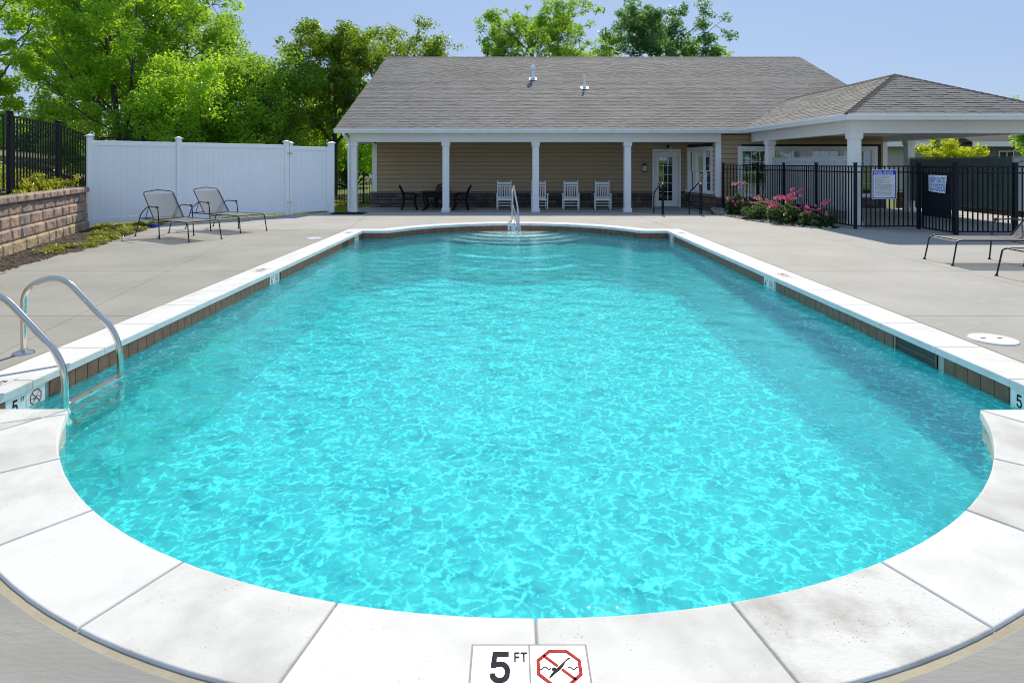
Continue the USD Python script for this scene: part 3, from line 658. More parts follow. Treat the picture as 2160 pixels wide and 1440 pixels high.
# sunroom side wall with window, front wall with windows
sp, sq = np.array(SBL), np.array(SBR); SL = np.linalg.norm(sq-sp)
hs = [(.15, 2.35, .52, 2.34)]
wall_core(SBL, SBR, PF, 2.9, hs, 'room_dark')  # dark core again stands in for lap shadows between boards
stone_wall(SBL, SBR, PF, .40); siding_wall(SBL, SBR, .48, 2.64, hs)
FL, FR = 7.79, 14.2
hf = [(8.58-FL, 11.28-FL, .42, 2.33), (11.28-FL+.0, 13.86-FL, .42, 2.33)]
hf = [(8.58-FL, 13.86-FL, .42, 2.33)]
wall_core((FL, YBW), (FR, YBW), PF-.1, 2.9, hf, 'room_dark')  # dark core draws the lap shadow lines of the front siding
stone_wall((FL+.02, YBW), (FR, YBW), PF-.05, .34); siding_wall((FL+.14, YBW), (FR, YBW), .42, 2.76, hf)
mb = MB(); mb.box(FL-.02, FR, YBW-.11, YBW, .34, .42, .012); obj('stone_ledge', mb, 'stone_ledge', club, smooth=False)
d2 = (sq-sp)/SL; n2 = np.array([d2[1], -d2[0]])
mb = MB().bar((*(sp+n2*.055), .44), (*(sq+n2*.055), .44), .11, .08, b=.012); obj('stone_ledge', mb, 'stone_ledge', club, smooth=False)
obj('corner_board', MB().box(FL-.045, FL+.155, YBW-.045, YBW+.15, .42, 2.52, .004), 'white_trim', club, smooth=False)
obj('corner_board', MB().box(FR-.15, FR+.03, YBW-.045, YBW+.15, .42, 2.52, .004), 'white_trim', club, smooth=False)

def window(p, q, z0, z1, sashes, cols=3, rows=2, parent=club, frame=.13):
    """white double-hung window filling the opening p..q"""
    p, q = np.asarray(p, float), np.asarray(q, float); L = np.linalg.norm(q-p); d = (q-p)/L; nrm = np.array([d[1], -d[0]]); D3, N3 = (*d, 0), (*nrm, 0)
    def B(mb, u0, u1, a, b, o0, o1, ch=.003): return mb.obox((*(p+d*(u0+u1)/2+nrm*(o0+o1)/2), (a+b)/2), [D3, N3, (0, 0, 1)], ((u1-u0)/2, (o1-o0)/2, (b-a)/2), ch)
    fr = MB(); B(fr, 0, frame, z0, z1, -.08, .04); B(fr, L-frame, L, z0, z1, -.08, .04); B(fr, frame, L-frame, z1-frame*1.1, z1, -.08, .042); B(fr, -.03, L+.03, z0-.02, z0+.07, -.08, .075)
    w = obj('window', fr, 'white_trim', parent, smooth=False)
    edges = []
    for (u0, u1) in sashes: edges.append((u0, u1))
    prev = frame
    for (u0, u1) in edges:
        if u0-prev > .01: obj('mullion', B(MB(), prev, u0, z0+.07, z1-frame*1.1, -.06, .03), 'white_trim', w, smooth=False)
        prev = u1
    if L-frame-prev > .01: obj('mullion', B(MB(), prev, L-frame, z0+.07, z1-frame*1.1, -.06, .03), 'white_trim', w, smooth=False)
    zb, zt = z0+.07, z1-frame*1.1; zm = (zb+zt)/2
    for (u0, u1) in edges:
        for (a, b, o) in ((zb, zm+.02, -.045), (zm-.02, zt, -.02)):
            s = MB(); r = .045
            B(s, u0, u0+r, a, b, o-.02, o+.02); B(s, u1-r, u1, a, b, o-.02, o+.02); B(s, u0+r, u1-r, a, a+r, o-.02, o+.02); B(s, u0+r, u1-r, b-r, b, o-.02, o+.02)
            for c in range(1, cols): uu = u0+r+(u1-u0-2*r)*c/cols; B(s, uu-.008, uu+.008, a+r, b-r, o-.008, o+.008, 0)
            for c in range(1, rows): zz = a+r+(b-a-2*r)*c/rows; B(s, u0+r, u1-r, zz-.008, zz+.008, o-.0075, o+.0075, 0)
            obj('sash', s, 'white_trim', w, smooth=False)
            obj('pane', B(MB(), u0+r-.005, u1-r+.005, a+r-.005, b-r+.005, o-.002, o+.002, 0), 'pane', w, smooth=False)
    return w
k = .0
window((8.58, YBW), (13.86, YBW), .42, 2.33, [(.16, 1.20), (1.36, 2.40), (2.80, 3.86), (4.00, 5.08)])
def side_pt(u): return sp+d2*u
window(side_pt(.15), side_pt(2.35), .52, 2.34, [(.13, .75), (.80, 1.42), (1.47, 2.07)], cols=1, rows=1)
# rooms behind the glass
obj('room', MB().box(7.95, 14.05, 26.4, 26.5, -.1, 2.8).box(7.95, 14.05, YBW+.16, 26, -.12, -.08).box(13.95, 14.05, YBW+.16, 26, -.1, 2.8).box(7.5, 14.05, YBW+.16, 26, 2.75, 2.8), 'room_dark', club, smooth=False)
mb = MB()
for x0, x1 in ((8.72, 8.95), (9.6, 9.9), (10.75, 10.98), (11.35, 11.7), (12.35, 12.7), (13.45, 13.7)):
    xs = np.linspace(x0, x1, 14); V = [(x, YBW+.22+.02*math.sin(i*1.9), z) for z in (.5, 2.2) for i, x in enumerate(xs)]
    mb.add(V, [[i, i+1, 15+i, 14+i] for i in range(13)])
obj('curtain', mb, 'curtain', club, smooth=40)
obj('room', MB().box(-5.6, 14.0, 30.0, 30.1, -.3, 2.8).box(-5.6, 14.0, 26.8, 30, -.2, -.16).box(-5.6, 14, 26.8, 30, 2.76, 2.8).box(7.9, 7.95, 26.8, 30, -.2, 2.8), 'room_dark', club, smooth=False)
# door
dr = MB(); x0, x1 = DOOR; y = YB
fr = MB().box(x0, x0+.10, y-.05, y+.1, PF, 2.29, .004).box(x1-.10, x1, y-.05, y+.1, PF, 2.29, .004).box(x0+.10, x1-.10, y-.05, y+.1, 2.18, 2.29, .004)
obj('door_frame', fr, 'white_trim', club, smooth=False)
a, b = x0+.115, x1-.115; ga, gb, gz0, gz1 = a+.17, b-.24, .13, 1.95
dr.box(a, ga, y+.0, y+.05, PF+.02, 2.17, .003).box(gb, b, y+.0, y+.05, PF+.02, 2.17, .003).box(ga, gb, y+.001, y+.05, PF+.02, gz0, .003).box(ga, gb, y+.001, y+.05, gz1, 2.17, .003)
door = obj('door', dr, 'white_trim', club, smooth=False)
mu = MB()
for c in (1, 2): xx = ga+(gb-ga)*c/3; mu.box(xx-.011, xx+.011, y-.002, y+.03, gz0, gz1)
for c in range(1, 5): zz = gz0+(gz1-gz0)*c/5; mu.box(ga, gb, y-.001, y+.029, zz-.011, zz+.011)
obj('muntin', mu, 'white_trim', door, smooth=False)
for c in range(3):
    for e in range(5):
        obj('pane', MB().box(ga+(gb-ga)*c/3+.009, ga+(gb-ga)*(c+1)/3-.009, y+.012, y+.016, gz0+(gz1-gz0)*e/5+.009, gz0+(gz1-gz0)*(e+1)/5-.009), 'pane', door, smooth=False)
hd = MB().tube([(a+.07, y, .86), (a+.07, y-.06, .86)], .016, 8).tube([(a+.07, y-.06, .86), (a+.17, y-.065, .855)], .012, 8).lathe([(0, 0), (.03, 0), (.03, .01), (0, .012)], (a+.07, y-.005, .86), 12)
obj('handle', hd, 'steel', door)
for z in (.1, 1.0, 1.95): obj('hinge', MB().box(b-.012, b+.012, y-.012, y, z-.05, z+.05, .002), 'steel', door, smooth=False)
# lamps on the porch wall
lx = 5.58
lt = obj('wall_lantern', MB().box(lx-.05, lx+.05, YB-.05, YB-.02, 1.40, 1.62, .008).lathe([(.02, 1.70), (.115, 1.60), (.10, 1.585), (.10, 1.58)], (lx, YB-.13, 0), 8).lathe([(.10, 1.36), (.085, 1.33), (0, 1.31)], (lx, YB-.13, 0), 8).bar((lx, YB-.05, 1.64), (lx, YB-.13, 1.69), .02, .02), 'lantern_green', club, smooth=False)
obj('lantern_glass', MB().lathe([(.075, 1.36), (.092, 1.58)], (lx, YB-.13, 0), 8), 'lamp_glass', lt, smooth=False)
fx = 6.55
fl = obj('flood_light', MB().lathe([(0, 0), (.07, 0), (.07, .03), (0, .03)], (fx, YB-.05, 2.38), 12).box(fx-.06, fx+.06, YB-.05, YB-.024, 2.33, 2.45, .01), 'iron', club)
for s in (-1, 1):
    p = np.array((fx+s*.09, YB-.15, 2.36)); ax = unit((s*.5, -1, -.7))
    obj('lamp_head', MB().tube([p-ax*.09, p-ax*.06, p, p+ax*.06], [.02, .05, .062, .07], 12), 'steel', fl)
# beam, soffits, columns
EZ = 2.965
obj('porch_beam', MB().box(-6.09, 7.92, YC-.13, YC+.13, 2.49, 2.805, .006), 'white_trim', club, smooth=False)
obj('end_beam', MB().box(-6.08, -5.84, YC+.13, YB, 2.49, 2.805, .006), 'white_trim', club, smooth=False)
obj('porch_ceiling', MB().box(-5.84, 7.85, YC+.13, YB, 2.60, 2.63), 'ceiling', club, smooth=False)
obj('eave_soffit', MB().box(-6.5, 15.1, 23.53, YC+.0, 2.806, 2.83), 'white_trim', club, smooth=False)
def column(parent, x, y, z0, z1, w=.25, name='column'):
    h = w/2
    c = obj(name, MB().box(x-h, x+h, y-h, y+h, z0+.16, z1-.17, .008), 'white_trim', parent, smooth=False)
    cp = MB().box(x-h-.032, x+h+.032, y-h-.032, y+h+.032, z1-.13, z1-.001, .006)
    cp.add(*frustum(x, y, h+.004, z1-.17, h+.030, z1-.13)); obj('capital', cp, 'white_trim', c, smooth=False)
    bs = MB().box(x-h-.03, x+h+.03, y-h-.03, y+h+.03, z0, z0+.13, .006); bs.add(*frustum(x, y, h+.028, z0+.13, h+.004, z0+.16)); obj('base', bs, 'white_trim', c, smooth=False)
def frustum(x, y, h0, z0, h1, z1):
    V = [(x+sx*h, y+sy*h, z) for h, z in ((h0, z0), (h1, z1)) for sx, sy in ((-1, -1), (1, -1), (1, 1), (-1, 1))]
    return V, [[0, 1, 5, 4], [1, 2, 6, 5], [2, 3, 7, 6], [3, 0, 4, 7], [4, 5, 6, 7], [3, 2, 1, 0]]
for x in (-5.94, -2.46, .93, 4.40): column(club, x, YC, PF, 2.492)
# gutter and downspout
def gutter(parent, p, q, outward, z=EZ):
    p, q, o = np.asarray(p, float), np.asarray(q, float), np.asarray(outward, float)
    prof = [(0, -.155), (.07, -.155), (.085, -.11), (.12, -.055), (.125, 0), (.105, 0), (.10, -.02), (0, -.02)]
    V = [(*(e+o*a), z+b) for e in (p, q) for a, b in prof]; n = len(prof)
    mb = MB().add(V, [[i, (i+1) % n, n+(i+1) % n, n+i] for i in range(n)])
    mb.add(V[:n], [[0, k+1, k] for k in range(1, n-1)]); mb.add(V[n:], [[0, k, k+1] for k in range(1, n-1)])
    return obj('gutter', mb, 'white_trim', parent, smooth=False)
gutter(club, (-6.56, 23.53), (8.62, 23.53), (0, -1))
obj('fascia', MB().box(-6.55, 15.2, 23.53, 23.56, 2.80, 2.975), 'white_trim', club, smooth=False)
ds = MB(); pth = [(-6.2, 23.47, 2.83), (-6.2, 23.47, 2.74), (-6.12, 23.68, 2.62), (-6.10, 23.8, 2.55), (-6.10, 23.82, 2.4), (-6.10, 23.82, -.1)]
for i in range(len(pth)-1): ds.bar(pth[i], np.array(pth[i+1])+0, .085, .065, up=(1, 0, 0))
obj('downspout', ds, 'white_trim', club, smooth=False)

# ---- shingled roofs
rgs = np.random.default_rng(5)
def shingle_plane(name, O, U, V, poly, parent, expo=.16, tab=.22, base_mat='shingle', pieces=0, keep=None):
    """courses of tabs on the plane O + u U + v V inside the convex polygon poly (u, v)"""
    O, U, V = np.asarray(O, float), unit(U), unit(V); N = np.cross(U, V); poly = np.asarray(poly, float)
    vmin, vmax = poly[:, 1].min(), poly[:, 1].max(); mb = MB(); parts = []
    def span(v):
        xs = []
        for a, b in zip(poly, np.roll(poly, -1, 0)):
            if abs(a[1]-b[1]) > 1e-9 and min(a[1], b[1])-1e-9 <= v <= max(a[1], b[1])+1e-9: xs.append(a[0]+(b[0]-a[0])*(v-a[1])/(b[1]-a[1]))
        return (min(xs), max(xs)) if len(xs) >= 2 else None
    nc = int((vmax-vmin)/expo)+1
    for i in range(nc):
        v0 = vmin+i*expo; v1 = min(v0+expo+.02, vmax)
        s = span(min(v0+.002, vmax-1e-4)); s1 = span(min(v1, vmax-1e-4))
        if not s or not s1: continue
        u = s[0]-rgs.uniform(0, tab)
        while u < s[1]:
            w = tab*rgs.uniform(.55, 1.35); a, b = max(u, s[0]), min(u+w-.004, s[1]); u += w
            if b-a < .02: continue
            ta, tb = np.clip([a, b], s1[0], s1[1]); t = rgs.choice([.010, .014, .019]); dv = rgs.uniform(-.012, .004)
            P = [O+U*a+V*(v0+dv)+N*t, O+U*b+V*(v0+dv)+N*t, O+U*tb+V*v1+N*.003, O+U*ta+V*v1+N*.003, O+U*a+V*(v0+dv)-N*.01, O+U*b+V*(v0+dv)-N*.01]
            f = [[0, 1, 2, 3], [4, 5, 1, 0]]
            if len(parts) < pieces and (keep is None or keep(P[0])): parts.append((P, f))
            else: mb.add(P, f)
    pl = [O+U*a+V*b-N*.012 for a, b in poly]
    deckm = MB().add(pl, [[0, k, k+1] for k in range(1, len(pl)-1)])
    r = obj(name, deckm, 'shingle_dark', parent, smooth=False)
    if mb.v: obj('shingles', mb, base_mat, r, smooth=False, kind='stuff')
    for P, f in parts: obj('shingle', MB().add(P, f), base_mat, r, smooth=False)
    return r
SL_ = .432; RY, RZ = 33.5, 2.965+.432*10.0
vv = unit((0, 1, SL_)); Lr = math.hypot(10.03, 10.03*SL_)
x0r, x1r = -6.54, 15.25
roof = shingle_plane('roof', (x0r, 23.47, 2.965), (1, 0, 0), (0, 1, SL_), [(0, 0), (x1r-x0r, 0), (x1r-x0r, Lr), (0, Lr)], club, expo=.19)
obj('back_slope', MB().add([(x0r, RY, RZ), (x1r, RY, RZ), (x1r, 43.6, 2.9), (x0r, 43.6, 2.9)], [[0, 1, 2, 3]]), 'shingle', roof, smooth=False)
mb = MB()
for i in range(int((x1r-x0r)/.2)):
    x = x0r+i*.2; t = .006*(i % 2)
    mb.add([(x, RY-.13, RZ-.045+.02), (x+.21, RY-.13, RZ-.045+.02), (x+.21, RY, RZ+.025+t), (x, RY, RZ+.025+t), (x+.21, RY+.13, RZ-.03), (x, RY+.13, RZ-.03)], [[0, 1, 2, 3], [3, 2, 4, 5]])
obj('ridge_cap', mb, 'shingle_dark', roof, smooth=False)
obj('gable', MB().add([(-5.77, YB, 2.8), (-5.77, 40.4, 2.8), (-5.77, RY, RZ-.2)], [[0, 2, 1]]).add([(14.2, YB, 2.8), (14.2, 40.4, 2.8), (14.2, RY, RZ-.2)], [[0, 1, 2]]), 'siding', club, smooth=False)
for x in (x0r, x1r-.04):
    obj('rake_board', MB().bar((x+.02, 23.47, 2.965-.10), (x+.02, RY, RZ-.10), .035, .16, up=(0, 0, 1)).bar((x+.02, RY, RZ-.10), (x+.02, 43.6, 2.8), .035, .16), 'white_trim', club, smooth=False)
def vent(x, y, r, h, cap):
    z = 2.965+SL_*(y-23.47)
    v = obj('vent_pipe', MB().lathe([(r, -.05), (r, h), (r*.8, h), (r*.8, h-.05)], (x, y, z), 16), 'white_plastic', club)
    n = unit((0, -SL_, 1)); t = unit((0, 1, SL_))
    obj('flashing', MB().obox(np.array((x, y-.02, z))+n*.024, [(1, 0, 0), t, n], (.17, .2, .006)).lathe([(r+.07, .0), (r+.05, .09), (r+.004, .13)], (x, y, z+.01), 16), 'white_plastic', v)
    if cap: obj('cap', MB().lathe([(r+.015, h-.16), (r+.05, h-.14), (r+.055, h-.02), (r*.7, h+.09), (r*.7, h+.1), (0, h+.1)], (x, y, z), 16), 'white_plastic', v)
vent(1.02, 29.55, .068, .60, True); vent(3.27, 28.25, .042, .60, False)

# ================================================================== pavilion
pav = thing('pavilion', 'open sided pavilion with hipped grey shingle roof on white columns, joined to the clubhouse', 'pavilion', (11.6, 19.5, 0))
PX0, PX1, PY0 = 8.62, 14.58, 16.28; AX, AY = 11.6, 19.15; AZ = 4.36; PZ = 2.965
sl = (AZ-PZ)/(AX-PX0)
MY = 23.5+(AZ-PZ)/SL_    # where the ridge meets the main roof
# front hip (triangle), left and right slopes
Lv = math.hypot(AY-PY0, AZ-PZ)
shingle_plane('front_hip', (PX0, PY0, PZ), (1, 0, 0), (0, AY-PY0, AZ-PZ), [(0, 0), (PX1-PX0, 0), (AX-PX0, Lv)], pav, pieces=240)
Lv = math.hypot(AX-PX0, AZ-PZ)
shingle_plane('left_slope', (PX0, 23.5, PZ), (0, -1, 0), (AX-PX0, 0, AZ-PZ), [(0, 0), (23.5-PY0, 0), (23.5-AY, Lv), (23.5-MY, Lv)], pav)
shingle_plane('right_slope', (PX1, PY0, PZ), (0, 1, 0), (-(PX1-AX), 0, AZ-PZ), [(0, 0), (23.5-PY0, 0), (MY-PY0, Lv), (AY-PY0, Lv)], pav)
def hipcap(a, b, nm='hip_cap'):
    a, b = np.asarray(a, float), np.asarray(b, float); m = int(np.linalg.norm(b-a)/.17); mb = MB(); d = unit(b-a); s = unit(np.cross((0, 0, 1), d))
    for i in range(m):
        p, q = a+(b-a)*i/m, a+(b-a)*(i+1.05)/m; t = .028
        mb.add([p-s*.13+(0, 0, -.035), p+(0, 0, t+.012), p+s*.13+(0, 0, -.035), q-s*.13+(0, 0, -.045), q+(0, 0, t), q+s*.13+(0, 0, -.045)], [[0, 1, 4, 3], [1, 2, 5, 4], [0, 2, 1, 1]])
    obj(nm, mb, 'shingle_dark', pav, smooth=False)
hipcap((PX0, PY0, PZ), (AX, AY, AZ)); hipcap((PX1, PY0, PZ), (AX, AY, AZ)); hipcap((AX, AY, AZ), (AX, MY, AZ), 'ridge_cap')
gutter(pav, (PX0-.0, PY0+.03), (PX1, PY0+.03), (0, -1)); gutter(pav, (PX0+.03, PY0+.0), (PX0+.03, 23.42), (-1, 0)); gutter(pav, (PX1-.03, PY0), (PX1-.03, 23.5), (1, 0))
CXL, CXR, CY0, CY1 = 9.15, 14.07, 16.9, 22.4
obj('soffit', MB().box(PX0+.03, PX1-.03, PY0+.03, 23.5, 2.806, 2.84), 'white_trim', pav, smooth=False)
obj('ceiling', MB().box(CXL+.13, CXR-.13, CY0+.13, 23.8, 2.70, 2.73), 'ceiling', pav, smooth=False)
for nm, b in (('front_beam', (CXL-.13, CXR+.13, CY0-.13, CY0+.13)), ('side_beam', (CXL-.13, CXL+.13, CY0+.13, 23.8)), ('side_beam', (CXR-.13, CXR+.13, CY0+.13, 23.8))):
    obj(nm, MB().box(*b, 2.49, 2.805, .006), 'white_trim', pav, smooth=False)
for x, y in ((CXL, CY0), (CXL, CY1), (CXR, CY0), (CXR, CY1)): column(pav, x, y, 0, 2.492)
# hanging panels between the columns
def panel_row(x, ys, mat, lab, side):
    t = thing('wind_panel', lab, 'panel', (x, (ys[0]+ys[-1])/2, .38))
    for a, b in zip(ys, ys[1:]):
        s = obj('panel', MB().box(x-.012, x+.012, a+.008, b-.008, .38, 1.85, .003), mat, t, smooth=False)
        for y in (a+.3, (a+b)/2, b-.3): obj('bolt', MB().tube([(x-.02*side, y, 1.74), (x-.03*side, y, 1.74)], .018, 8), 'ink_grey', s)
    obj('top_rail', MB().box(x-.02, x+.02, ys[0], ys[-1], 1.86, 1.89, .004), mat, t, smooth=False)
    for y in (ys[0], ys[-1]): obj('rail_post', MB().box(x-.02, x+.02, y-.02, y+.02, 0, 1.86, .003), mat, t, smooth=False)
panel_row(CXL+.03, [17.06, 18.85, 20.55, 22.25], 'panel_white', 'row of white wind panels behind the black fence, left side of the pavilion', 1)
panel_row(CXR-.03, [17.06, 17.72], 'panel_white', 'short white wind panel at the right edge of the pavilion', 1)
panel_row(CXR-.03, [17.76, 19.4, 21.0, 22.25], 'panel_green', 'row of wind panels, shade painted in as grey green, across the far right side of the pavilion', 1)
# low stone wall added beyond the pavilion to darken the gap under the panels
lw = thing('garden_wall', 'low dark stone wall added beyond the pavilion to darken the gap under the panels', 'wall', (16.4, 20, -.2))
obj('core', MB().box(16.42, 16.68, 15.6, 27, -.3, .50), 'stone_3', lw, smooth=False)
rs = random.Random(5)
stone_wall((16.42, 27), (16.42, 15.6), -.25, .50, parent=lw)

# ================================================================== retaining wall
wall = thing('retaining_wall', 'retaining wall of split face tan and grey blocks with capstones', 'wall', (*W0, 0))
rb = random.Random(9)
def rock_block(u0, u1, z0, z1, d0, seed, rough=.042):
    """block on the wall line, face at depth d0 (away from the pool +)"""
    nu, nz = max(3, int((u1-u0)/.05)), 6; V = []; us = np.linspace(u0+.004, u1-.004, nu+1); zs = np.linspace(z0+.002, z1-.002, nz+1)
    U, Z = np.meshgrid(us, zs, indexing='ij'); e = np.minimum(np.minimum(U-us[0], us[-1]-U)/.014, np.minimum(Z-zs[0], zs[-1]-Z)/.012).clip(0, 1)
    nz_ = meshkit.fbm(np.stack([U*7, Z*7, 0*U+seed], -1), 3, seed)
    dep = d0 + .03 - e*(.020+rough*(nz_-.2))
    p = np.stack([W0[0]+wd[0]*U+wn[0]*dep, W0[1]+wd[1]*U+wn[1]*dep, Z], -1).reshape(-1, 3); idx = np.arange((nu+1)*(nz+1)).reshape(nu+1, nz+1)
    F = np.stack([idx[:-1, :-1], idx[:-1, 1:], idx[1:, 1:], idx[1:, :-1]], -1).reshape(-1, 4)
    mb = MB().add(p, F)
    A, B = [np.array([W0[0]+wd[0]*u, W0[1]+wd[1]*u]) for u in (u0+.004, u1-.004)]
    f0, bk = wn*(d0+.03), wn*(d0+.28)
    q = [(*(A+f0), z0+.003), (*(B+f0), z0+.003), (*(B+f0), z1-.003), (*(A+f0), z1-.003), (*(A+bk), z0+.003), (*(B+bk), z0+.003), (*(B+bk), z1-.003), (*(A+bk), z1-.003)]
    return mb.add(q, [[3, 2, 6, 7], [0, 3, 7, 4], [1, 5, 6, 2]])
Lw = float(np.linalg.norm(W1-W0)); uw0, uw1 = -5.5, Lw-.02
zc = [-.04, .22, .46, .70, .94]
for i in range(4):
    u = uw0 - rb.uniform(0, .4)
    while u < uw1-.05:
        w = rb.choice([.46, .58, .66]); b = min(u+w, uw1)
        if b-u > .06 and b > -4.6: obj('block', rock_block(max(u, uw0), b, zc[i], zc[i+1], .02*i, rb.randrange(999)), 'block_ochre' if i == 0 and rb.random() < .75 else f'block_{rb.randrange(3)}', wall, smooth=False)
        u += w
u = uw0
while u < uw1-.05:
    b = min(u+.45, uw1)
    if b > -4.6: obj('capstone', rock_block(u, b, .943, 1.085, -.02, rb.randrange(999), .03), f'block_{rb.choice([0, 0, 2])}', wall, smooth=False)
    u += .45

# ================================================================== white vinyl fence
F0, F1 = np.array([-11.1, 16.7]), np.array([-6.24, 22.07]); fd = unit(F1-F0); fn = np.array([fd[1], -fd[0]]); FLn = float(np.linalg.norm(F1-F0))
FD3, FN3 = (*fd, 0), (*fn, 0)
vf = thing('vinyl_fence', 'tall white vinyl privacy fence behind the loungers', 'fence', (*F0, 0))
def fpt(u, o=0.): return F0+fd*u+fn*o
def vpost(u, z0, zt, parent=vf, w=.13):
    c = fpt(u); p = obj('post', MB().obox((*c, (z0+zt)/2), [FD3, FN3, (0, 0, 1)], (w/2, w/2, (zt-z0)/2), .006), 'white_vinyl', parent, smooth=False)
    mb = MB().obox((*c, zt+.018), [FD3, FN3, (0, 0, 1)], (w/2+.028, w/2+.028, .018), .004)
    h = w/2+.012; q = [(*(c+fd*a*h+fn*b*h), zt+.036) for a, b in ((-1, -1), (1, -1), (1, 1), (-1, 1))]+[(*c, zt+.075)]
    mb.add(q, [[0, 1, 4], [1, 2, 4], [2, 3, 4], [3, 0, 4]]); obj('post_cap', mb, 'white_vinyl', p, smooth=False)
def vpanel(u0, u1, z0, z1, parent=vf):
    for a, b in ((z0, z0+.14), (z1-.13, z1)): obj('rail', MB().obox((*fpt((u0+u1)/2), (a+b)/2), [FD3, FN3, (0, 0, 1)], ((u1-u0)/2, .028, (b-a)/2), .005), 'white_vinyl', parent, smooth=False)
    m = round((u1-u0)/.155); w = (u1-u0)/m
    for i in range(m): obj('board', MB().obox((*fpt(u0+w*(i+.5)), (z0+z1)/2), [FD3, FN3, (0, 0, 1)], (w/2-.0006, .011, (z1-z0)/2-.12), .001), 'white_vinyl', parent, smooth=False)
up = [0, .305*FLn, .765*FLn, FLn]
vpost(up[0], -.1, 2.40); vpost(up[1], -.05, 2.40); vpost(up[2], -.0, 2.38); vpost(up[3]+.0, 0, 2.38)
vpanel(up[0]+.065, up[1]-.065, .10, 2.30); vpanel(up[1]+.065, up[2]-.065, .06, 2.30)
gate = thing('vinyl_gate', 'white vinyl gate with steel hinges at the right end of the white fence', 'gate', (*fpt(up[2]+.2), 0))
ga_, gb_ = up[2]+.085, up[3]-.20
vpost(up[2]+.155, .02, 2.34, gate, .11); vpanel(ga_+.13, gb_-.03, .05, 2.26, gate)
obj('stile', MB().obox((*fpt(gb_+.02), 1.15), [FD3, FN3, (0, 0, 1)], (.045, .03, 1.11), .005), 'white_vinyl', gate, smooth=False)
vpost(up[3]-.09, 0, 2.36, vf, .10)
for z in (.42, 2.02):
    c = fpt(up[2]+.085, .075); mb = MB().tube([(*c, z-.05), (*c, z+.05)], .014, 8)
    mb.obox((*(c-fd*.05), z), [FD3, FN3, (0, 0, 1)], (.045, .006, .018), .002).obox((*(c+fd*.05), z), [FD3, FN3, (0, 0, 1)], (.045, .006, .018), .002)
    obj('hinge', mb, 'steel', gate)

# ================================================================== black metal fences
def fence_run(parent, pts, h0, top, zs=None, gap=.125, pw=.07, first=True, last=True, pick=.023, second=.15, bottom=.09, gate=False):
    """posts at pts ((x, y, zground)); rails and pickets between"""
    pts = [np.asarray(p, float) for p in pts]
    for i, p in enumerate(pts):
        if (i == 0 and not first) or (i == len(pts)-1 and not last): continue
        b = obj('post', MB().box(p[0]-pw/2, p[0]+pw/2, p[1]-pw/2, p[1]+pw/2, p[2], p[2]+top+.06, .005), 'black_metal', parent, smooth=False)
        obj('post_cap', MB().box(p[0]-pw/2-.01, p[0]+pw/2+.01, p[1]-pw/2-.01, p[1]+pw/2+.01, p[2]+top+.061, p[2]+top+.085, .006), 'black_metal', b, smooth=False)
    for p, q in zip(pts, pts[1:]):
        d = unit(q-p); L = np.linalg.norm(q-p); a, b = p+d*pw/2, q-d*pw/2
        for z in (top, top-second, bottom): obj('rail', MB().bar(a+(0, 0, z-.016), b+(0, 0, z-.016), .028, .034), 'black_metal', parent, smooth=False)
        m = int((L-pw)/gap)
        for i in range(1, m+1):
            c = a+(b-a)*i/(m+1); obj('picket', MB().box(c[0]-pick/2, c[0]+pick/2, c[1]-pick/2, c[1]+pick/2, c[2]+bottom-.03, c[2]+top-.012), 'black_metal', parent, smooth=False)
pf = thing('pool_fence', 'black metal picket fence on the right, around the pavilion', 'fence', (8.9, 16.35, 0))
fence_run(pf, [(8.88, 22.85, 0), (8.88, 20.65, 0), (8.88, 18.45, 0), (8.88, 16.35, 0)], 0, 1.63, gap=.15)
fence_run(pf, [(8.88, 16.35, 0), (10.52, 16.35, 0)], 0, 1.63, first=False, pw=.085)
fence_run(pf, [(10.56, 15.05, 0), (11.93, 15.0, 0), (14.2, 14.95, 0), (16.5, 14.9, 0)], 0, 1.63, pw=.09)
fence_run(pf, [(8.88, 22.85, 0), (7.93, 23.7, 0)], 0, 1.63, first=False)
fgate = thing('pool_gate', 'black metal picket gate with a solid kick panel, standing below the paper sign', 'gate', (10.55, 15.7, 0))
fence_run(fgate, [(10.56, 16.27, 0), (10.565, 15.12, 0)], 0, 1.62, first=False, last=False, pw=.05, bottom=.06)
for yy in (16.22, 15.13): obj('stile', MB().box(10.54, 10.58, yy, yy+.04, .04, 1.60, .003), 'black_metal', fgate, smooth=False)
obj('kick_panel', MB().box(10.535, 10.541, 15.18, 16.21, .36, 1.42), 'black_metal', fgate, smooth=False)
obj('latch', MB().box(10.52, 10.60, 15.105, 15.2, 1.35, 1.5, .008), 'black_metal', fgate, smooth=False)
# signs
sg = thing('pool_rules_sign', 'white and blue POOL RULES sign hung on the black fence', 'sign', (9.6, 16.32, 1.15))
x0, x1, z0, z1, ys = 9.29, 9.93, .77, 1.53, 16.325
def rrect(a, b, c, d, r): return sbox(a+r, c+r, b-r, d-r).buffer(r)
def plate(poly, y, t, mat, name, parent):
    m = trimesh.creation.extrude_polygon(poly, t, engine='earcut'); v = np.array(m.vertices); return obj(name, (np.column_stack([v[:, 0], y-v[:, 2], v[:, 1]]), np.array(m.faces)), mat, parent, smooth=False)
plate(rrect(x0, x1, z0, z1, .04), ys, .005, 'marker_white', 'board', sg)
plate(rrect(x0+.016, x1-.016, z0+.016, z1-.016, .035).difference(rrect(x0+.042, x1-.042, z0+.04, z1-.13, .015)), ys-.0055, .0008, 'ink_blue', 'border', sg)
place_text(sg, 'lettering', 'POOL RULES', .078, (x0+.06, ys-.0062, z1-.112), (1, 0, 0), (0, 0, 1), 'marker_white', sx=.74)
rr = random.Random(2); mb = MB(); z = z1-.165
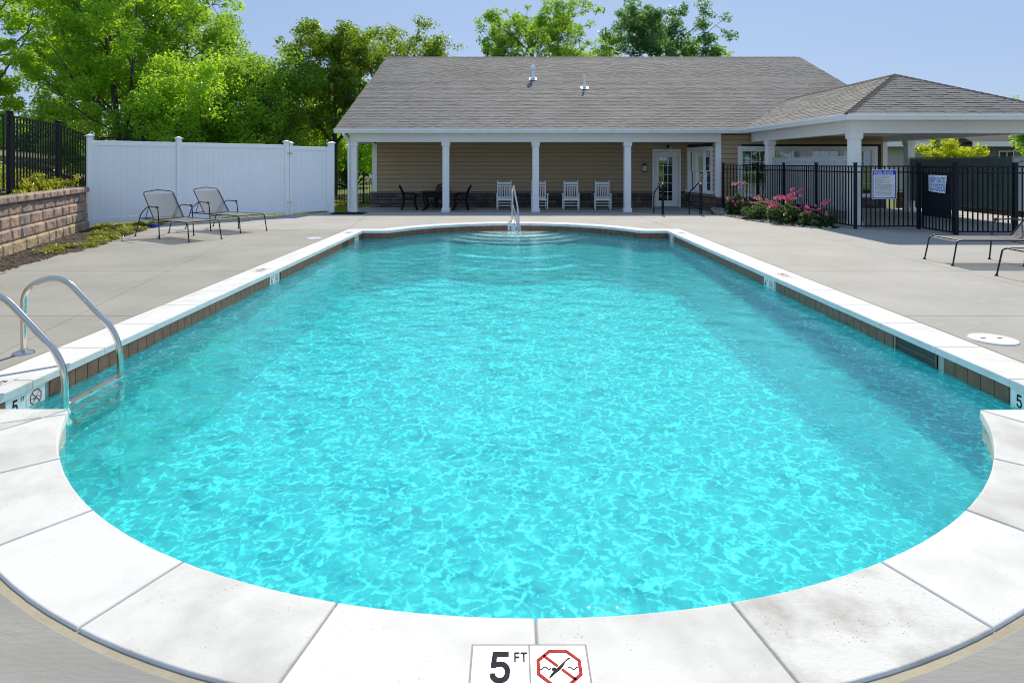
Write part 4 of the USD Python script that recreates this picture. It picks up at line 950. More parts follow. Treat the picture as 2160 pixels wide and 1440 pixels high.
while z > z0+.07:
    w = rr.uniform(.36, .46) if rr.random() < .75 else rr.uniform(.15, .3); xx = x0+.075
    while xx < x0+.075+w:
        ww = rr.uniform(.02, .06); mb.box(xx, min(xx+ww, x1-.07), ys-.0066, ys-.0060, z, z+.0075); xx += ww+.010
    z -= .0185 if rr.random() < .8 else .03
obj('fine_print', mb, 'ink_grey', sg, smooth=False)
pg = thing('paper_sign', 'wind bent white paper sign reading KEEP GATE CLOSED! in blue', 'sign', (10.53, 15.64, 1.2))
def paper(u, v):   # u along -y (left to right as seen), v up
    u, v = np.asarray(u, float), np.asarray(v, float)
    bend = .035*np.sin((u/.66)*PI*1.1)*(.6+.6*(1-v/.40)) + .05*np.clip((u-.5)/.16, 0, 1)**2*(1-v/.4)
    return np.stack([10.528-.004-bend, 15.97-u+.02*v, 1.0+v-.04*u/.66*(1-v/.4)+0*u], -1)
U, V = np.meshgrid(np.linspace(0, .66, 25), np.linspace(0, .40, 13), indexing='ij'); idx = np.arange(25*13).reshape(25, 13)
F = np.stack([idx[:-1, :-1], idx[1:, :-1], idx[1:, 1:], idx[:-1, 1:]], -1).reshape(-1, 4)
obj('sheet', (paper(U, V).reshape(-1, 3), F), 'marker_white', pg, smooth=True)
for txt, v0, h, s in (('KEEP GATE', .225, .125, .93), ('CLOSED!', .04, .155, .95)):
    m = meshkit.text_mesh(txt, h, .001, bold=True); m = m.subdivide().subdivide(); q = np.array(m.vertices); q[:, 0] *= .57/max(q[:, 0].max(), 1e-6)
    w = paper(q[:, 0]+.045, q[:, 1]+v0); w[:, 0] -= .002+q[:, 2]; obj('lettering', (w, np.array(m.faces)), 'ink_cyan', pg, smooth=False)

# hill fence on the left, lawn fence behind
hf_ = thing('hill_fence', 'black metal picket fence on top of the retaining wall', 'fence', (-10.4, 13.1, 1.1))
fence_run(hf_, [(-8.9, 8.6, 1.05), (-10.36, 13.1, 1.07), (-12.05, 16.85, 1.12), (-13.0, 19.6, .90), (-11.6, 20.0, .84), (-9.6, 20.9, .5)], 0, 1.62, gap=.25, pick=.026, pw=.09)
lf_ = thing('lawn_fence', 'black metal picket fence across the lawn behind the porch', 'fence', (-7, 29, -.2))
fence_run(lf_, [(-11, 29.0, -.2), (-8.6, 29, -.2), (-6.75, 29, -.2), (-4.9, 29, -.2)], 0, 1.36, gap=.12, pick=.022)

# ================================================================== ladder and rails
def bend(pts, r=.12, n=7):
    pts = [np.asarray(p, float) for p in pts]; out = [pts[0]]
    for a, b, c in zip(pts, pts[1:], pts[2:]):
        d1, d2 = unit(a-b), unit(c-b); rr_ = min(r, .45*np.linalg.norm(a-b), .45*np.linalg.norm(c-b)); p, q = b+d1*rr_, b+d2*rr_
        for t in np.linspace(0, 1, n): out.append((1-t)**2*p+2*t*(1-t)*b+t*t*q)
    out.append(pts[-1]); return np.array(out)
lad = thing('pool_ladder', 'stainless steel pool ladder with three treads at the left edge', 'ladder', (-3.9, 5.3, 0))
for y in (4.97, 5.67):
    pth = bend([(-4.36, y, .0), (-4.36, y, .60), (-4.02, y, .70), (-3.50, y, .155), (-3.485, y, -1.15)], .20, 10)
    rl = obj('handrail', MB().tube(pth, .0255, 16), 'steel', lad, smooth=60)
    obj('escutcheon', MB().lathe([(.03, .03), (.05, .022), (.085, .008), (.088, 0)], (-4.36, y, .002), 24), 'steel', rl)
for z in (-.19, -.45, -.71):
    obj('tread', MB().box(-3.53, -3.43, 4.99, 5.65, z-.02, z+.008, .006), 'steel', lad, smooth=False)
sr = thing('step_handrail', 'stainless steel handrail over the pool steps at the far end', 'handrail', (.1, 18, 0))
p1 = bend([(.03, 18.45, 0), (.04, 18.45, .92), (.07, 18.28, 1.06), (.19, 17.55, .42), (.215, 17.40, -.1), (.22, 17.38, -.4)], .13, 9)
obj('handrail', MB().tube(p1, .026, 14), 'steel', sr, smooth=60)
obj('brace', MB().tube(bend([(.032, 18.45, .46), (.06, 18.36, .46), (.17, 17.72, .02), (.205, 17.5, -.25)], .1, 6), .02, 12), 'steel', sr, smooth=60)
obj('escutcheon', MB().lathe([(.03, .03), (.05, .022), (.085, .008), (.088, 0)], (.03, 18.45, .002), 20), 'steel', sr)
for x, lab in ((5.02, 'dark stair handrail at the porch step, in front of the glazed door'), (6.28, 'dark stair handrail at the porch step, in front of the sunroom side window')):
    t = thing('porch_handrail', lab, 'handrail', (x, 21, 0), group='handrails at the porch step')
    pth = bend([(x, 20.9, 0), (x, 20.9, .96), (x+.02, 21.2, 1.06), (x+.06, 22.5, .66), (x+.06, 22.56, .5), (x+.06, 22.56, PF)], .14, 8)
    obj('rail', MB().tube(pth, .021, 10), 'black_metal', t, smooth=60)
    obj('post', MB().tube([(x+.01, 21.12, .98), (x+.01, 21.12, 0)], .02, 8), 'black_metal', t)
    for yy, zz in ((20.9, 0), (22.56, PF)): obj('foot_plate', MB().lathe([(.026, .02), (.07, .008), (.07, 0)], (x+(.06 if zz else 0), yy, zz+.002), 16), 'steel', t)

# ================================================================== loungers
def make_lounger(label, group, loc, rz):
    t = thing('chaise_lounge', label, 'lounger', loc, rz, group, local=True)
    W = .36; r = .0125
    for s in (-1, 1):
        y = s*W
        pth = bend([(0.02, y*1.04, 0), (-.06, y, .405), (-.14, y, .42), (-2.0, y, .42)], .07, 6)
        obj('side_rail', MB().tube(pth, r, 8), 'lounger_metal', t, smooth=60)
        arm = bend([(-1.12, s*(W+.035), 0), (-1.19, s*(W+.035), .70), (-1.62, s*(W+.03), .72), (-1.92, s*(W+.03), .55), (-2.04, s*(W+.025), .36), (-2.19, s*(W+.03), 0)], .11, 7)
        obj('arm', MB().tube(arm, r, 8), 'lounger_metal', t, smooth=60)
        obj('arm_rest', MB().tube([(-1.19, s*(W+.035), .703), (-1.26, s*(W+.035), .722)], [.02, .016], 8), 'lounger_metal', t)
        ft = MB()
        for x, yy in ((.02, y*1.04), (-1.12, s*(W+.035)), (-2.19, s*(W+.03))): ft.lathe([(.012, .03), (.026, .008), (.027, 0)], (x, yy, 0), 10)
        obj('feet', ft, 'lounger_metal', t)
        obj('ratchet_bar', MB().tube([(-1.86, s*(W-.03), .40), (-1.70, s*(W-.03), .72)], .009, 6), 'lounger_metal', t)
    for bx, bz_, bo in ((-.13, .418, 0), (-2.0, .42, 0), (-1.16, .375, .03), (-1.45, .415, 0)): obj('cross_bar', MB().tube([(bx, -W-bo, bz_), (bx, W+bo, bz_)], .011, 8), 'lounger_metal', t)
    ux, uz = -.50, .62   # back frame from the joint at x = -1.45
    top = lambda a, h: (-1.45+ux*a, h, .425+uz*a)
    bk = bend([top(0, -W+.015), top(.97, -W+.015), top(1.0, -W*.5), top(1.045, 0), top(1.0, W*.5), top(.97, W-.015), top(0, W-.015)], .09, 6)
    obj('back_frame', MB().tube(bk, r, 8), 'lounger_metal', t, smooth=60)
    xs = np.linspace(-.06, -1.46, 15); V = []
    for x in xs:
        for a in np.linspace(-1, 1, 5): V.append((x if x < -.1 else -.075, a*(W-.006), (.424 if x < -.1 else .40)-.022*(1-a*a)*min(1, (-x)/.3)))
    f = [[i*5+k, i*5+k+1, i*5+k+6, i*5+k+5] for i in range(14) for k in range(4)]
    obj('seat_sling', MB().add(V, f), 'sling', t, smooth=True)
    V = []
    for q in np.linspace(.0, .90, 9):
        for a in np.linspace(-1, 1, 5): c = np.array(top(q, a*(W-.02))); V.append(c+np.array((.62, 0, .5))*-.02*(1-a*a))
    obj('back_sling', MB().add(V, [[i*5+k, i*5+k+1, i*5+k+6, i*5+k+5] for i in range(8) for k in range(4)]), 'sling', t, smooth=True)
    return t
lo = make_lounger('mesh chaise lounge in front of the white fence, the one nearer the mulch bed', None, (-6.70, 13.88, 0), -math.atan2(1.21, 1.85))
dup(lo, (-6.34, 15.6, 0), -math.atan2(1.2, 2.0), 'mesh chaise lounge in front of the white fence, the one nearer the white gate')
dup(lo, (7.33, 10.85, 0), PI-.03, 'mesh chaise lounge on the right deck in front of the black gate')
dup(lo, (7.33, 9.18, 0), PI-.02, 'mesh chaise lounge at the right edge of the photo, nearest the camera')

# ================================================================== porch furniture
def make_rocker(label, loc, rz):
    t = thing('rocking_chair', label, 'rocking chair', loc, rz, 'white rocking chairs on the porch', local=True)
    w = .27; tilt = .16
    bz = lambda z: .22 + max(0, z-.40)*tilt*1.3     # y of the back at height z (back is +y)
    for s in (-1, 1):
        obj('back_post', MB().tube([(s*w, .24, .05), (s*w, .23, .40), (s*w, bz(1.14), 1.14)], [.022, .024, .022], 10), 'white_trim', t)
        obj('front_leg', MB().tube([(s*(w+.045), -.25, .06), (s*(w+.045), -.24, .61)], [.020, .024], 10), 'white_trim', t)
        obj('arm', MB().bar((s*(w+.05), -.32, .625), (s*(w+.02), bz(.63)-.01, .635), .085, .024, b=.006), 'white_trim', t, smooth=False)
        rk = [(s*(w+.02), y_, .028+.22*(y_+.02)**2*.35) for y_ in np.linspace(-.42, .55, 12)]
        m_ = MB()
        for a_, b_ in zip(rk, rk[1:]): m_.bar(a_, b_, .032, .05)
        obj('rocker', m_, 'white_trim', t, smooth=False)
        obj('side_stretcher', MB().tube([(s*(w+.04), -.245, .22), (s*w, .235, .22)], .012, 8).tube([(s*(w+.04), -.245, .32), (s*w, .235, .32)], .012, 8), 'white_trim', t)
    for z in (.18, .28): obj('front_stretcher', MB().tube([(-w-.045, -.247, z), (w+.045, -.247, z)], .015, 8), 'white_trim', t)
    obj('seat_rail', MB().bar((-w-.045, -.245, .40), (w+.045, -.245, .40), .03, .055, b=.006), 'white_trim', t, smooth=False)
    for i in range(7):
        y_ = -.24+i*.072; obj('seat_slat', MB().box(-w-.01, w+.01, y_, y_+.055, .425-.02*(1-abs(i-3)/3), .443-.02*(1-abs(i-3)/3), .004), 'white_trim', t, smooth=False)
    for z, h in ((1.04, .085), (.94, .05), (.475, .05)):
        obj('back_rail', MB().bar((-w, bz(z), z), (w, bz(z), z), .024, h, up=(0, -tilt, 1), b=.006), 'white_trim', t, smooth=False)
    for i in range(7):
        x = -w+.055+i*(2*w-.11)/6; obj('back_slat', MB().bar((x, bz(.5), .495), (x, bz(.92), .92), .030, .014, up=(0, 1, 0)), 'white_trim', t, smooth=False)
    return t
rk = make_rocker('white wooden rocking chair on the porch, behind the pool handrail', (-.25, 25.2, PF), 0.06)
dup(rk, (1.12, 25.2, PF), .02, 'white wooden rocking chair on the porch, partly behind a column')
dup(rk, (2.38, 25.2, PF), -.10, 'white wooden rocking chair on the porch, third from the left')
dup(rk, (3.64, 25.2, PF), -.10, 'white wooden rocking chair on the porch, the one farthest right')

def make_patio_chair(label, loc, rz):
    t = thing('patio_chair', label, 'chair', loc, rz, 'dark iron patio chairs on the porch', local=True)
    for s in (-1, 1):
        obj('back_leg', MB().tube(bend([(s*.20, .30, 0), (s*.22, .20, .42), (s*.23, .27, .70), (s*.21, .36, .90)], .1, 5), .027, 8), 'iron', t, smooth=60)
        obj('front_leg', MB().tube(bend([(s*.23, -.30, 0), (s*.23, -.22, .22), (s*.25, -.24, .42), (s*.25, -.20, .62)], .1, 5), .026, 8), 'iron', t, smooth=60)
        obj('arm', MB().tube(bend([(s*.23, .26, .66), (s*.27, .08, .64), (s*.27, -.16, .65), (s*.25, -.24, .60)], .06, 5), .027, 8), 'iron', t, smooth=60)
    obj('seat', MB().slab(rrect(-.26, .26, -.26, .24, .07), .41, .45, .012), 'iron', t)
    arc_ = [(x, .36+.02, .90+.07*math.cos(x/.21*PI/2)) for x in np.linspace(-.21, .21, 11)]
    obj('back_frame', MB().tube(arc_, .030, 8).tube([(-.21, .345, .85), (.21, .345, .85)], .012, 6).tube([(-.22, .26, .55), (.22, .26, .55)], .012, 6), 'iron', t, smooth=60)
    mb = MB()
    for x in np.linspace(-.17, .17, 8): mb.bar((x*.95, .26, .55), (x, .345, .86), .030, .010, up=(0, 1, 0))
    for x in (-.1, .0, .1): mb.tube([(x+.04*math.cos(a), .36, .90+.028*math.sin(a)) for a in np.linspace(0, 2*PI, 9)], .006, 5)
    obj('back_lattice', mb, 'iron', t, smooth=False)
    return t
ch = make_patio_chair('dark iron patio chair left of the porch table, turned towards it', (-4.0, 25.0, PF), PI/2+.1)
dup(ch, (-2.85, 25.95, PF), 0.0, 'dark iron patio chair behind the porch table, facing the pool')
dup(ch, (-1.98, 25.0, PF), -PI/2-.05, 'dark iron patio chair right of the porch table, half hidden by a column')
tb = thing('patio_table', 'dark iron patio table on the porch between three chairs', 'table', (-2.95, 25.0, PF))
obj('table_top', MB().slab(rrect(-3.50, -2.40, 24.45, 25.55, .08), PF+.70, PF+.735, .01), 'iron', tb)
obj('apron', MB().slab(rrect(-3.42, -2.48, 24.53, 25.47, .05).difference(rrect(-3.39, -2.51, 24.56, 25.44, .04)), PF+.52, PF+.70), 'iron', tb, smooth=False)
for sx in (-1, 1):
    for sy in (-1, 1):
        x, y = -2.95+sx*.42, 25+sy*.42
        obj('leg', MB().tube(bend([(x, y, PF+.68), (x+sx*.03, y+sy*.03, PF+.4), (x-sx*.10, y-sy*.10, PF+.2), (x+sx*.05, y+sy*.05, PF)], .12, 5), .036, 8), 'iron', tb, smooth=60)

# ================================================================== trees and plants
def leaf_cloud(r, centers, radii, n, size, up=.35, aspect=.62, flat=.75):
    """n folded leaves scattered over the clumps"""
    centers = np.asarray(centers, float); radii = np.asarray(radii, float)
    w = radii**2; k = r.choice(len(centers), n, p=w/w.sum())
    d = r.normal(size=(n, 3)); d /= np.linalg.norm(d, axis=1, keepdims=True); rad = r.random(n)**.45
    p = centers[k] + d*(radii[k]*rad)[:, None]*np.array([1, 1, flat])
    nrm = d*.55 + r.normal(size=(n, 3))*.55 + np.array([0, 0, up]); nrm /= np.linalg.norm(nrm, axis=1, keepdims=True)
    t = np.cross(nrm, r.normal(size=(n, 3))); t /= np.linalg.norm(t, axis=1, keepdims=True); b = np.cross(nrm, t)
    L = size*r.uniform(.6, 1.35, n)[:, None]; W = L*aspect*.5
    V = np.stack([p-t*L*.5, p+b*W+nrm*L*.10, p+t*L*.55-nrm*L*.08, p-b*W+nrm*L*.10], 1).reshape(-1, 3)
    i = np.arange(n)[:, None]*4; F = np.vstack([i+[0, 1, 2], i+[0, 2, 3]])
    return V, F
def grow(seed, H, R, base=.12, limbs=12, spread=.62, shape=1., multi=1, upness=.55, tips_per=7, trunk_r=.16, clump=.62):
    """trunk mesh and clump centres of a tree of height H and crown radius R standing at the origin"""
    r = np.random.default_rng(seed); mb = MB(); C, Q = [], []
    for s in range(multi):
        ang0 = r.uniform(0, 6.28); lean = .22*R if multi > 1 else .05*R
        ts = np.linspace(0, 1, 9); wob = np.cumsum(r.normal(0, .03*H/8, (9, 2)), 0)
        path = np.column_stack([np.cos(ang0)*lean*ts**1.2+wob[:, 0], np.sin(ang0)*lean*ts**1.2+wob[:, 1], ts*H*.90])
        tr = trunk_r/multi**.5; mb.tube(path, tr*(1-ts*.88), 8)
        for l in range(limbs//multi):
            f = base + (.95-base)*((l+r.random())/(limbs//multi)); i = f*8; i0 = min(int(i), 7); p0 = path[i0]+(path[i0+1]-path[i0])*(i-i0)
            prof = math.sin(PI*min(1, max(.06, (f-base*.6)/(1-base*.6)))**.75)**.7*shape + .25
            a = l*2.4 + ang0 + r.normal(0, .35); LL = R*min(1., prof)*r.uniform(.8, 1.08)
            d = np.array([math.cos(a), math.sin(a), upness*r.uniform(.5, 1.3)]); d /= np.linalg.norm(d)
            n = 6; pts = [p0]
            for q in range(n):
                d = unit(d + r.normal(0, .13, 3) + (0, 0, .05)); pts.append(pts[-1]+d*LL/n)
            pts = np.array(pts); r0 = tr*(1-f*.85)*.55; mb.tube(pts, np.linspace(r0, .012, n+1), 6, False)
            for q in range(tips_per):
                g = r.uniform(.3, 1.); j = min(int(g*n), n-1); s0 = pts[j]; dd = unit(d*.6 + r.normal(0, .6, 3)); ln = LL*.30*r.uniform(.5, 1.2)
                e = s0+dd*ln; mb.tube([s0, s0+dd*ln*.5+(0, 0, .03), e], [.018, .012, .005], 4, False)
                C.append(e); Q.append(clump*r.uniform(.55, 1.15)); C.append(s0+dd*ln*.5); Q.append(clump*.7*r.uniform(.5, 1.))
            C.append(pts[-1]); Q.append(clump*r.uniform(.5, .9))
        C.append(path[-1]); Q.append(clump*.8)
    return mb, np.array(C), np.array(Q)
def tree(name, label, x, y, seed, H, R, n, size, leafmat, rotz=0, group=None, z=None, cat='tree', **kw):
    z = float(ground_h(np.array([x]), np.array([y]))[0]) - .05 if z is None else z
    t = thing(name, label, cat, (x, y, z), rotz, group, local=True)
    tr, C, Q = grow(seed, H, R, **kw)
    V, F = leaf_cloud(np.random.default_rng(seed+500), C, Q, n, size, up=.6)
    obj('trunk', tr, 'bark', t, smooth=50); obj('crown', (V, F), leafmat, t, smooth=False)
    return t
# left: a row of young maples with low crowns, beyond the hill fence
tree('leafy_tree', 'tall bright green tree at the left, its top out of the frame', -20.5, 33.5, 1, 14.8, 5.9, 62000, .17, 'leaf_bright', multi=3, limbs=36, base=.05, trunk_r=.22, upness=.95, clump=.62, tips_per=10)
tree('leafy_tree', 'green tree at the far left edge behind the hill fence', -27.5, 32.5, 2, 14.8, 5.9, 52000, .17, 'leaf_bright', multi=2, limbs=30, base=.05, trunk_r=.2, upness=.95, clump=.62, tips_per=8)
tree('leafy_tree', 'yellowish green tree with a low crown behind the middle of the white fence', -15.0, 30.3, 3, 6.2, 3.4, 30000, .15, 'leaf_bright', multi=2, limbs=24, base=.04, trunk_r=.13, upness=.6, clump=.72)
tree('leafy_tree', 'mid green tree whose twigs end the tall group of trees against the sky', -19.6, 38.5, 24, 12.6, 4.9, 34000, .18, 'leaf_mid', limbs=28, base=.05, trunk_r=.2, upness=.6, clump=.85)
tree('leafy_tree', 'dark green tree left of the clubhouse, behind the white gate', -13.4, 34.0, 4, 7.8, 3.9, 30000, .16, 'leaf_mid', limbs=26, base=.04, trunk_r=.2, upness=.4, clump=.8)
tree('leafy_tree', 'tall tree with reddish tips rising left of the roof end', -10.4, 37.5, 5, 10.2, 4.2, 32000, .16, 'leaf_autumn', limbs=28, base=.28, trunk_r=.2, upness=.75, clump=.62)
tree('leafy_tree', 'tree with open crown whose top shows over the left roof corner', -7.0, 45.0, 6, 11.9, 3.7, 12000, .19, 'leaf_autumn', limbs=24, base=.3, trunk_r=.18, upness=.7, clump=.7)
tree('leafy_tree', 'tree farther back, between the white gate and the clubhouse', -15.0, 47.5, 7, 9.0, 4.2, 26000, .19, 'leaf_mid', limbs=22, base=.04, trunk_r=.15, upness=.35, clump=.72)
tree('leafy_tree', 'dark tree in the row behind the tall maple', -27.5, 42.5, 8, 11.5, 5.4, 30000, .22, 'leaf_mid', limbs=22, base=.05, trunk_r=.2, clump=.9)
tree('leafy_tree', 'dense tree behind the left part of the white fence', -17.0, 34.5, 18, 7.2, 4.0, 26000, .18, 'leaf_mid', limbs=24, base=.04, trunk_r=.2, upness=.4, clump=.8)
tree('leafy_tree', 'tree standing beyond the roof ridge, left of the two, with dark branches', 1.2, 47.0, 9, 13.4, 6.2, 24000, .20, 'leaf_mid', limbs=30, base=.35, trunk_r=.24, upness=.6, clump=.62)
tree('leafy_tree', 'bluish green tree beyond the roof ridge, right of the vent pipes', 10.6, 46.0, 10, 13.0, 5.8, 26000, .20, 'leaf_blue', limbs=30, base=.35, trunk_r=.22, upness=.65, clump=.62)
tree('leafy_tree', 'low tree top between the two trees beyond the roof ridge', 6.0, 48.0, 11, 11.4, 4.2, 15000, .20, 'leaf_mid', limbs=16, base=.35, trunk_r=.16, upness=.6, clump=.8)
tree('leafy_tree', 'low leafy crown just above the ridge, left of the taller vent pipe', -2.4, 47.5, 14, 10.4, 3.4, 11000, .20, 'leaf_autumn', limbs=18, base=.35, trunk_r=.16, upness=.5, clump=.66)
tree('leafy_tree', 'low leafy crown just above the ridge, at the right end of the tree line', 14.6, 47.5, 15, 10.9, 3.2, 10000, .20, 'leaf_mid', limbs=18, base=.35, trunk_r=.16, upness=.6, clump=.62)
tree('leafy_tree', 'tree at the right edge behind the pavilion roof', 32.3, 38.0, 12, 7.2, 2.0, 9000, .17, 'leaf_mid', limbs=16, base=.3, trunk_r=.16)
tree('young_tree', 'small sunlit yellow green tree in front of the stone house', 21.2, 31.0, 13, 3.1, 1.6, 9000, .12, 'leaf_lime', multi=2, limbs=14, base=.12, trunk_r=.06, clump=.36)
# shrubs seen through the gap beside the porch, and below the trees
def shrub(name, label, x, y, seed, H, R, n, size, mat, z=None, cat='shrub', flat=.8):
    z = float(ground_h(np.array([x]), np.array([y]))[0]) - .03 if z is None else z
    t = thing(name, label, cat, (x, y, z), 0, None, local=True); r = np.random.default_rng(seed)
    m = 40; a = r.uniform(0, 6.28, m); q = r.random(m)**.5*R*.8; hh = r.uniform(.12, .92, m)*H*(1-.35*(q/R)**2)
    C = np.column_stack([q*np.cos(a), q*np.sin(a), hh]); mb = MB()
    for c in C[::2]: mb.tube([(c[0]*.12, c[1]*.12, 0), (c[0]*.6, c[1]*.6, c[2]*.6), c], [.018*H, .012*H, .004*H], 5, False)
    V, F = leaf_cloud(r, C, np.full(m, .26*min(R, H)), n, size, flat=flat)
    obj('stem', mb, 'stem', t, smooth=50); obj('foliage', (V, F), mat, t, smooth=False)
    return t
shrub('shrub', 'bright shrub seen through the gap beside the porch corner column', -12.9, 51.0, 20, 6.0, 3.0, 12000, .19, 'leaf_bright')
shrub('shrub', 'dark green shrub under the trees behind the white gate', -13.3, 31.4, 22, 3.4, 1.8, 12000, .13, 'leaf_mid')
shrub('shrub', 'undergrowth shrub behind the black hill fence at the frame edge', -23.5, 26.8, 24, 2.7, 2.0, 9000, .14, 'leaf_bright')
shrub('shrub', 'undergrowth shrub behind the corner of the white fence', -16.6, 27.2, 25, 2.6, 1.8, 9000, .12, 'leaf_mid')
shrub('shrub', 'small shrub leaning into the fence at the left photo edge', -8.95, 10.6, 26, .6, .40, 1200, .06, 'leaf_mid')
# a wooded backdrop far off, behind everything
def woods(name, label, xs, y, H, n, seed):
    r = np.random.default_rng(seed); C = np.column_stack([r.uniform(*xs, 260), r.normal(y, 3, 260), r.random(260)**.8*H*.9]); Q = r.uniform(1.2, 2.6, 260)
    V, F = leaf_cloud(r, C, Q, n, .42); V[:, 2] = np.maximum(V[:, 2], -.2)
    return obj(name, (V, F), 'leaf_dark', smooth=False, kind='stuff', label=label)
woods('far_trees', 'far row of trees closing the view at the left', (-70, -12), 62, 7.5, 40000, 31)
woods('far_trees', 'far row of trees closing the view at the right', (24, 90), 90, 6.0, 30000, 32)
# trees on the camera's side of the pool, mirrored in the windows
for k, (x, y) in enumerate([(-14, -24), (4, -30), (17, -22), (30, -28)]):
    src = stage.GetPrimAtPath('/World/leafy_tree'); dup(src, (x, y, -.3), k*1.3, ['tree standing behind the viewer, left, seen only in reflections', 'tree standing behind the viewer, middle, seen only in reflections', 'tree standing behind the viewer, right, seen only in reflections', 'tree standing behind the viewer, far right, seen only in reflections'][k], scale=(.95, .95, .85))

# ground cover along the wall
r = np.random.default_rng(77)
GCG = None
spots = [(-9.35, 14.55, .30), (-9.0, 14.0, .26), (-9.65, 15.2, .30), (-9.3, 15.1, .3), (-9.9, 15.9, .28), (-9.55, 16.0, .32), (-8.75, 13.3, .24), (-8.95, 12.6, .25), (-8.7, 12.0, .22), (-10.1, 16.7, .26), (-9.9, 17.3, .3), (-8.6, 12.8, .2), (-10.4, 16.3, .25)]
protos = []
for s in range(3):
    p = np.random.default_rng(90+s); a = p.uniform(0, 6.28, 14); q = p.random(14)**.5*.75; C = np.column_stack([q*np.cos(a), q*np.sin(a), p.uniform(.05, .32, 14)])
    V_, F_ = leaf_cloud(p, C, np.full(14, .26), 420, .12, up=.8, flat=.5); m_ = MB().add(V_, F_)
    for c in C: m_.tube([(0, 0, .02), c*.5+(0, 0, .02), c], [.02, .015, .008], 4, False)
    protos.append(m_.arrays())
PLANTS = ['ground cover plant in the middle of the mulch bed, in front of the wall shadow', 'ground cover plant by the deck edge below the middle of the wall', 'ground cover plant at the foot of the far part of the wall', 'ground cover plant in the bed left of the near lounger rear feet',
 'ground cover plant against the wall a step before the white fence post', 'ground cover plant halfway between the wall and the near lounger', 'ground cover plant at the deck edge where the bed narrows', 'near ground cover plant in the bed, second from the photo edge',
 'ground cover plant nearest the left photo edge', 'ground cover plant right beside the foot of the white fence post', 'farthest ground cover plant, under the white fence behind the near lounger', 'small ground cover plant near the left photo edge, on the deck side', 'ground cover plant in the corner of wall and white fence post']
for i, (x, y, s) in enumerate(spots):
    V, F = protos[i % 3]; a = i*1.7; R2 = np.array([[math.cos(a), -math.sin(a), 0], [math.sin(a), math.cos(a), 0], [0, 0, 1]])
    g = obj('ground_cover_plant', (V@R2.T*np.array([s*1.5, s*1.5, s*1.0])+np.array([x, y, .0]), F), 'leaf_cover', smooth=False, cat='plant', group='low plants along the retaining wall', label=PLANTS[i])
tb_ = thing('blue_bundle', 'small bright blue cloth lying on the mulch behind the left lounger', 'cloth', (-10.0, 16.9, .05))
vv_, ff_ = lump(5, .5); obj('cloth', (vv_*np.array([.12, .08, .09])+np.array([-9.35, 16.65, .07]), ff_), 'blue_cloth', tb_, smooth=True)
# grass and weeds on the slope, blades on the lawn gap
pts = []
rw = np.random.default_rng(5)
while len(pts) < 2600:
    x, y = rw.uniform(-22, -8.2), rw.uniform(7, 26); d = (x-W0[0])*wn[0]+(y-W0[1])*wn[1]
    if d > .42 and (d < 1.0 or rw.random() < .55): pts.append((x, y))
pts = np.array(pts); pz = ground_h(pts[:, 0], pts[:, 1])
def tuft(seed, n, h):
    p = np.random.default_rng(seed); V, F = [], []
    for i in range(n):
        a, b = p.uniform(0, 6.28), p.uniform(.2, .9)*h; o = p.normal(0, .25*h, 2); d = np.array([math.cos(a), math.sin(a)]); w = .018
        V += [(o[0]-d[1]*w, o[1]+d[0]*w, 0), (o[0]+d[1]*w, o[1]-d[0]*w, 0), (o[0]+d[0]*b*.5, o[1]+d[1]*b*.5, b)]; F.append((3*i, 3*i+1, 3*i+2))
    return np.array(V), np.array(F)
instancer('weeds', [('tuft', tuft(1, 26, .27), 'leaf_grass', False), ('low_tuft', tuft(2, 30, .16), 'leaf_grass', False), ('leafy', leaf_cloud(np.random.default_rng(3), [(0, 0, .1), (.1, .05, .2), (-.1, .05, .12)], [.16, .14, .15], 90, .09), 'leaf_cover', False)],
          np.column_stack([pts, pz-.01]), rw.uniform(0, 6.3, len(pts)), rw.uniform(.6, 1.3, len(pts)), rw.choice(3, len(pts), p=[.42, .46, .12]), 'weeds and dry grass on the slope behind the hill fence')
pts = np.column_stack([rw.uniform(-11.5, -4, 1800), rw.uniform(22.4, 31, 1800)]); pts = pts[~((pts[:, 0] > -6.3) & (pts[:, 1] < 27))]
instancer('lawn_grass', [('tuft', tuft(4, 24, .12), 'leaf_grass', False)], np.column_stack([pts, ground_h(pts[:, 0], pts[:, 1])]), rw.uniform(0, 6.3, len(pts)), rw.uniform(.7, 1.4, len(pts)), np.zeros(len(pts), int), 'short lawn grass between the white fence and the clubhouse')

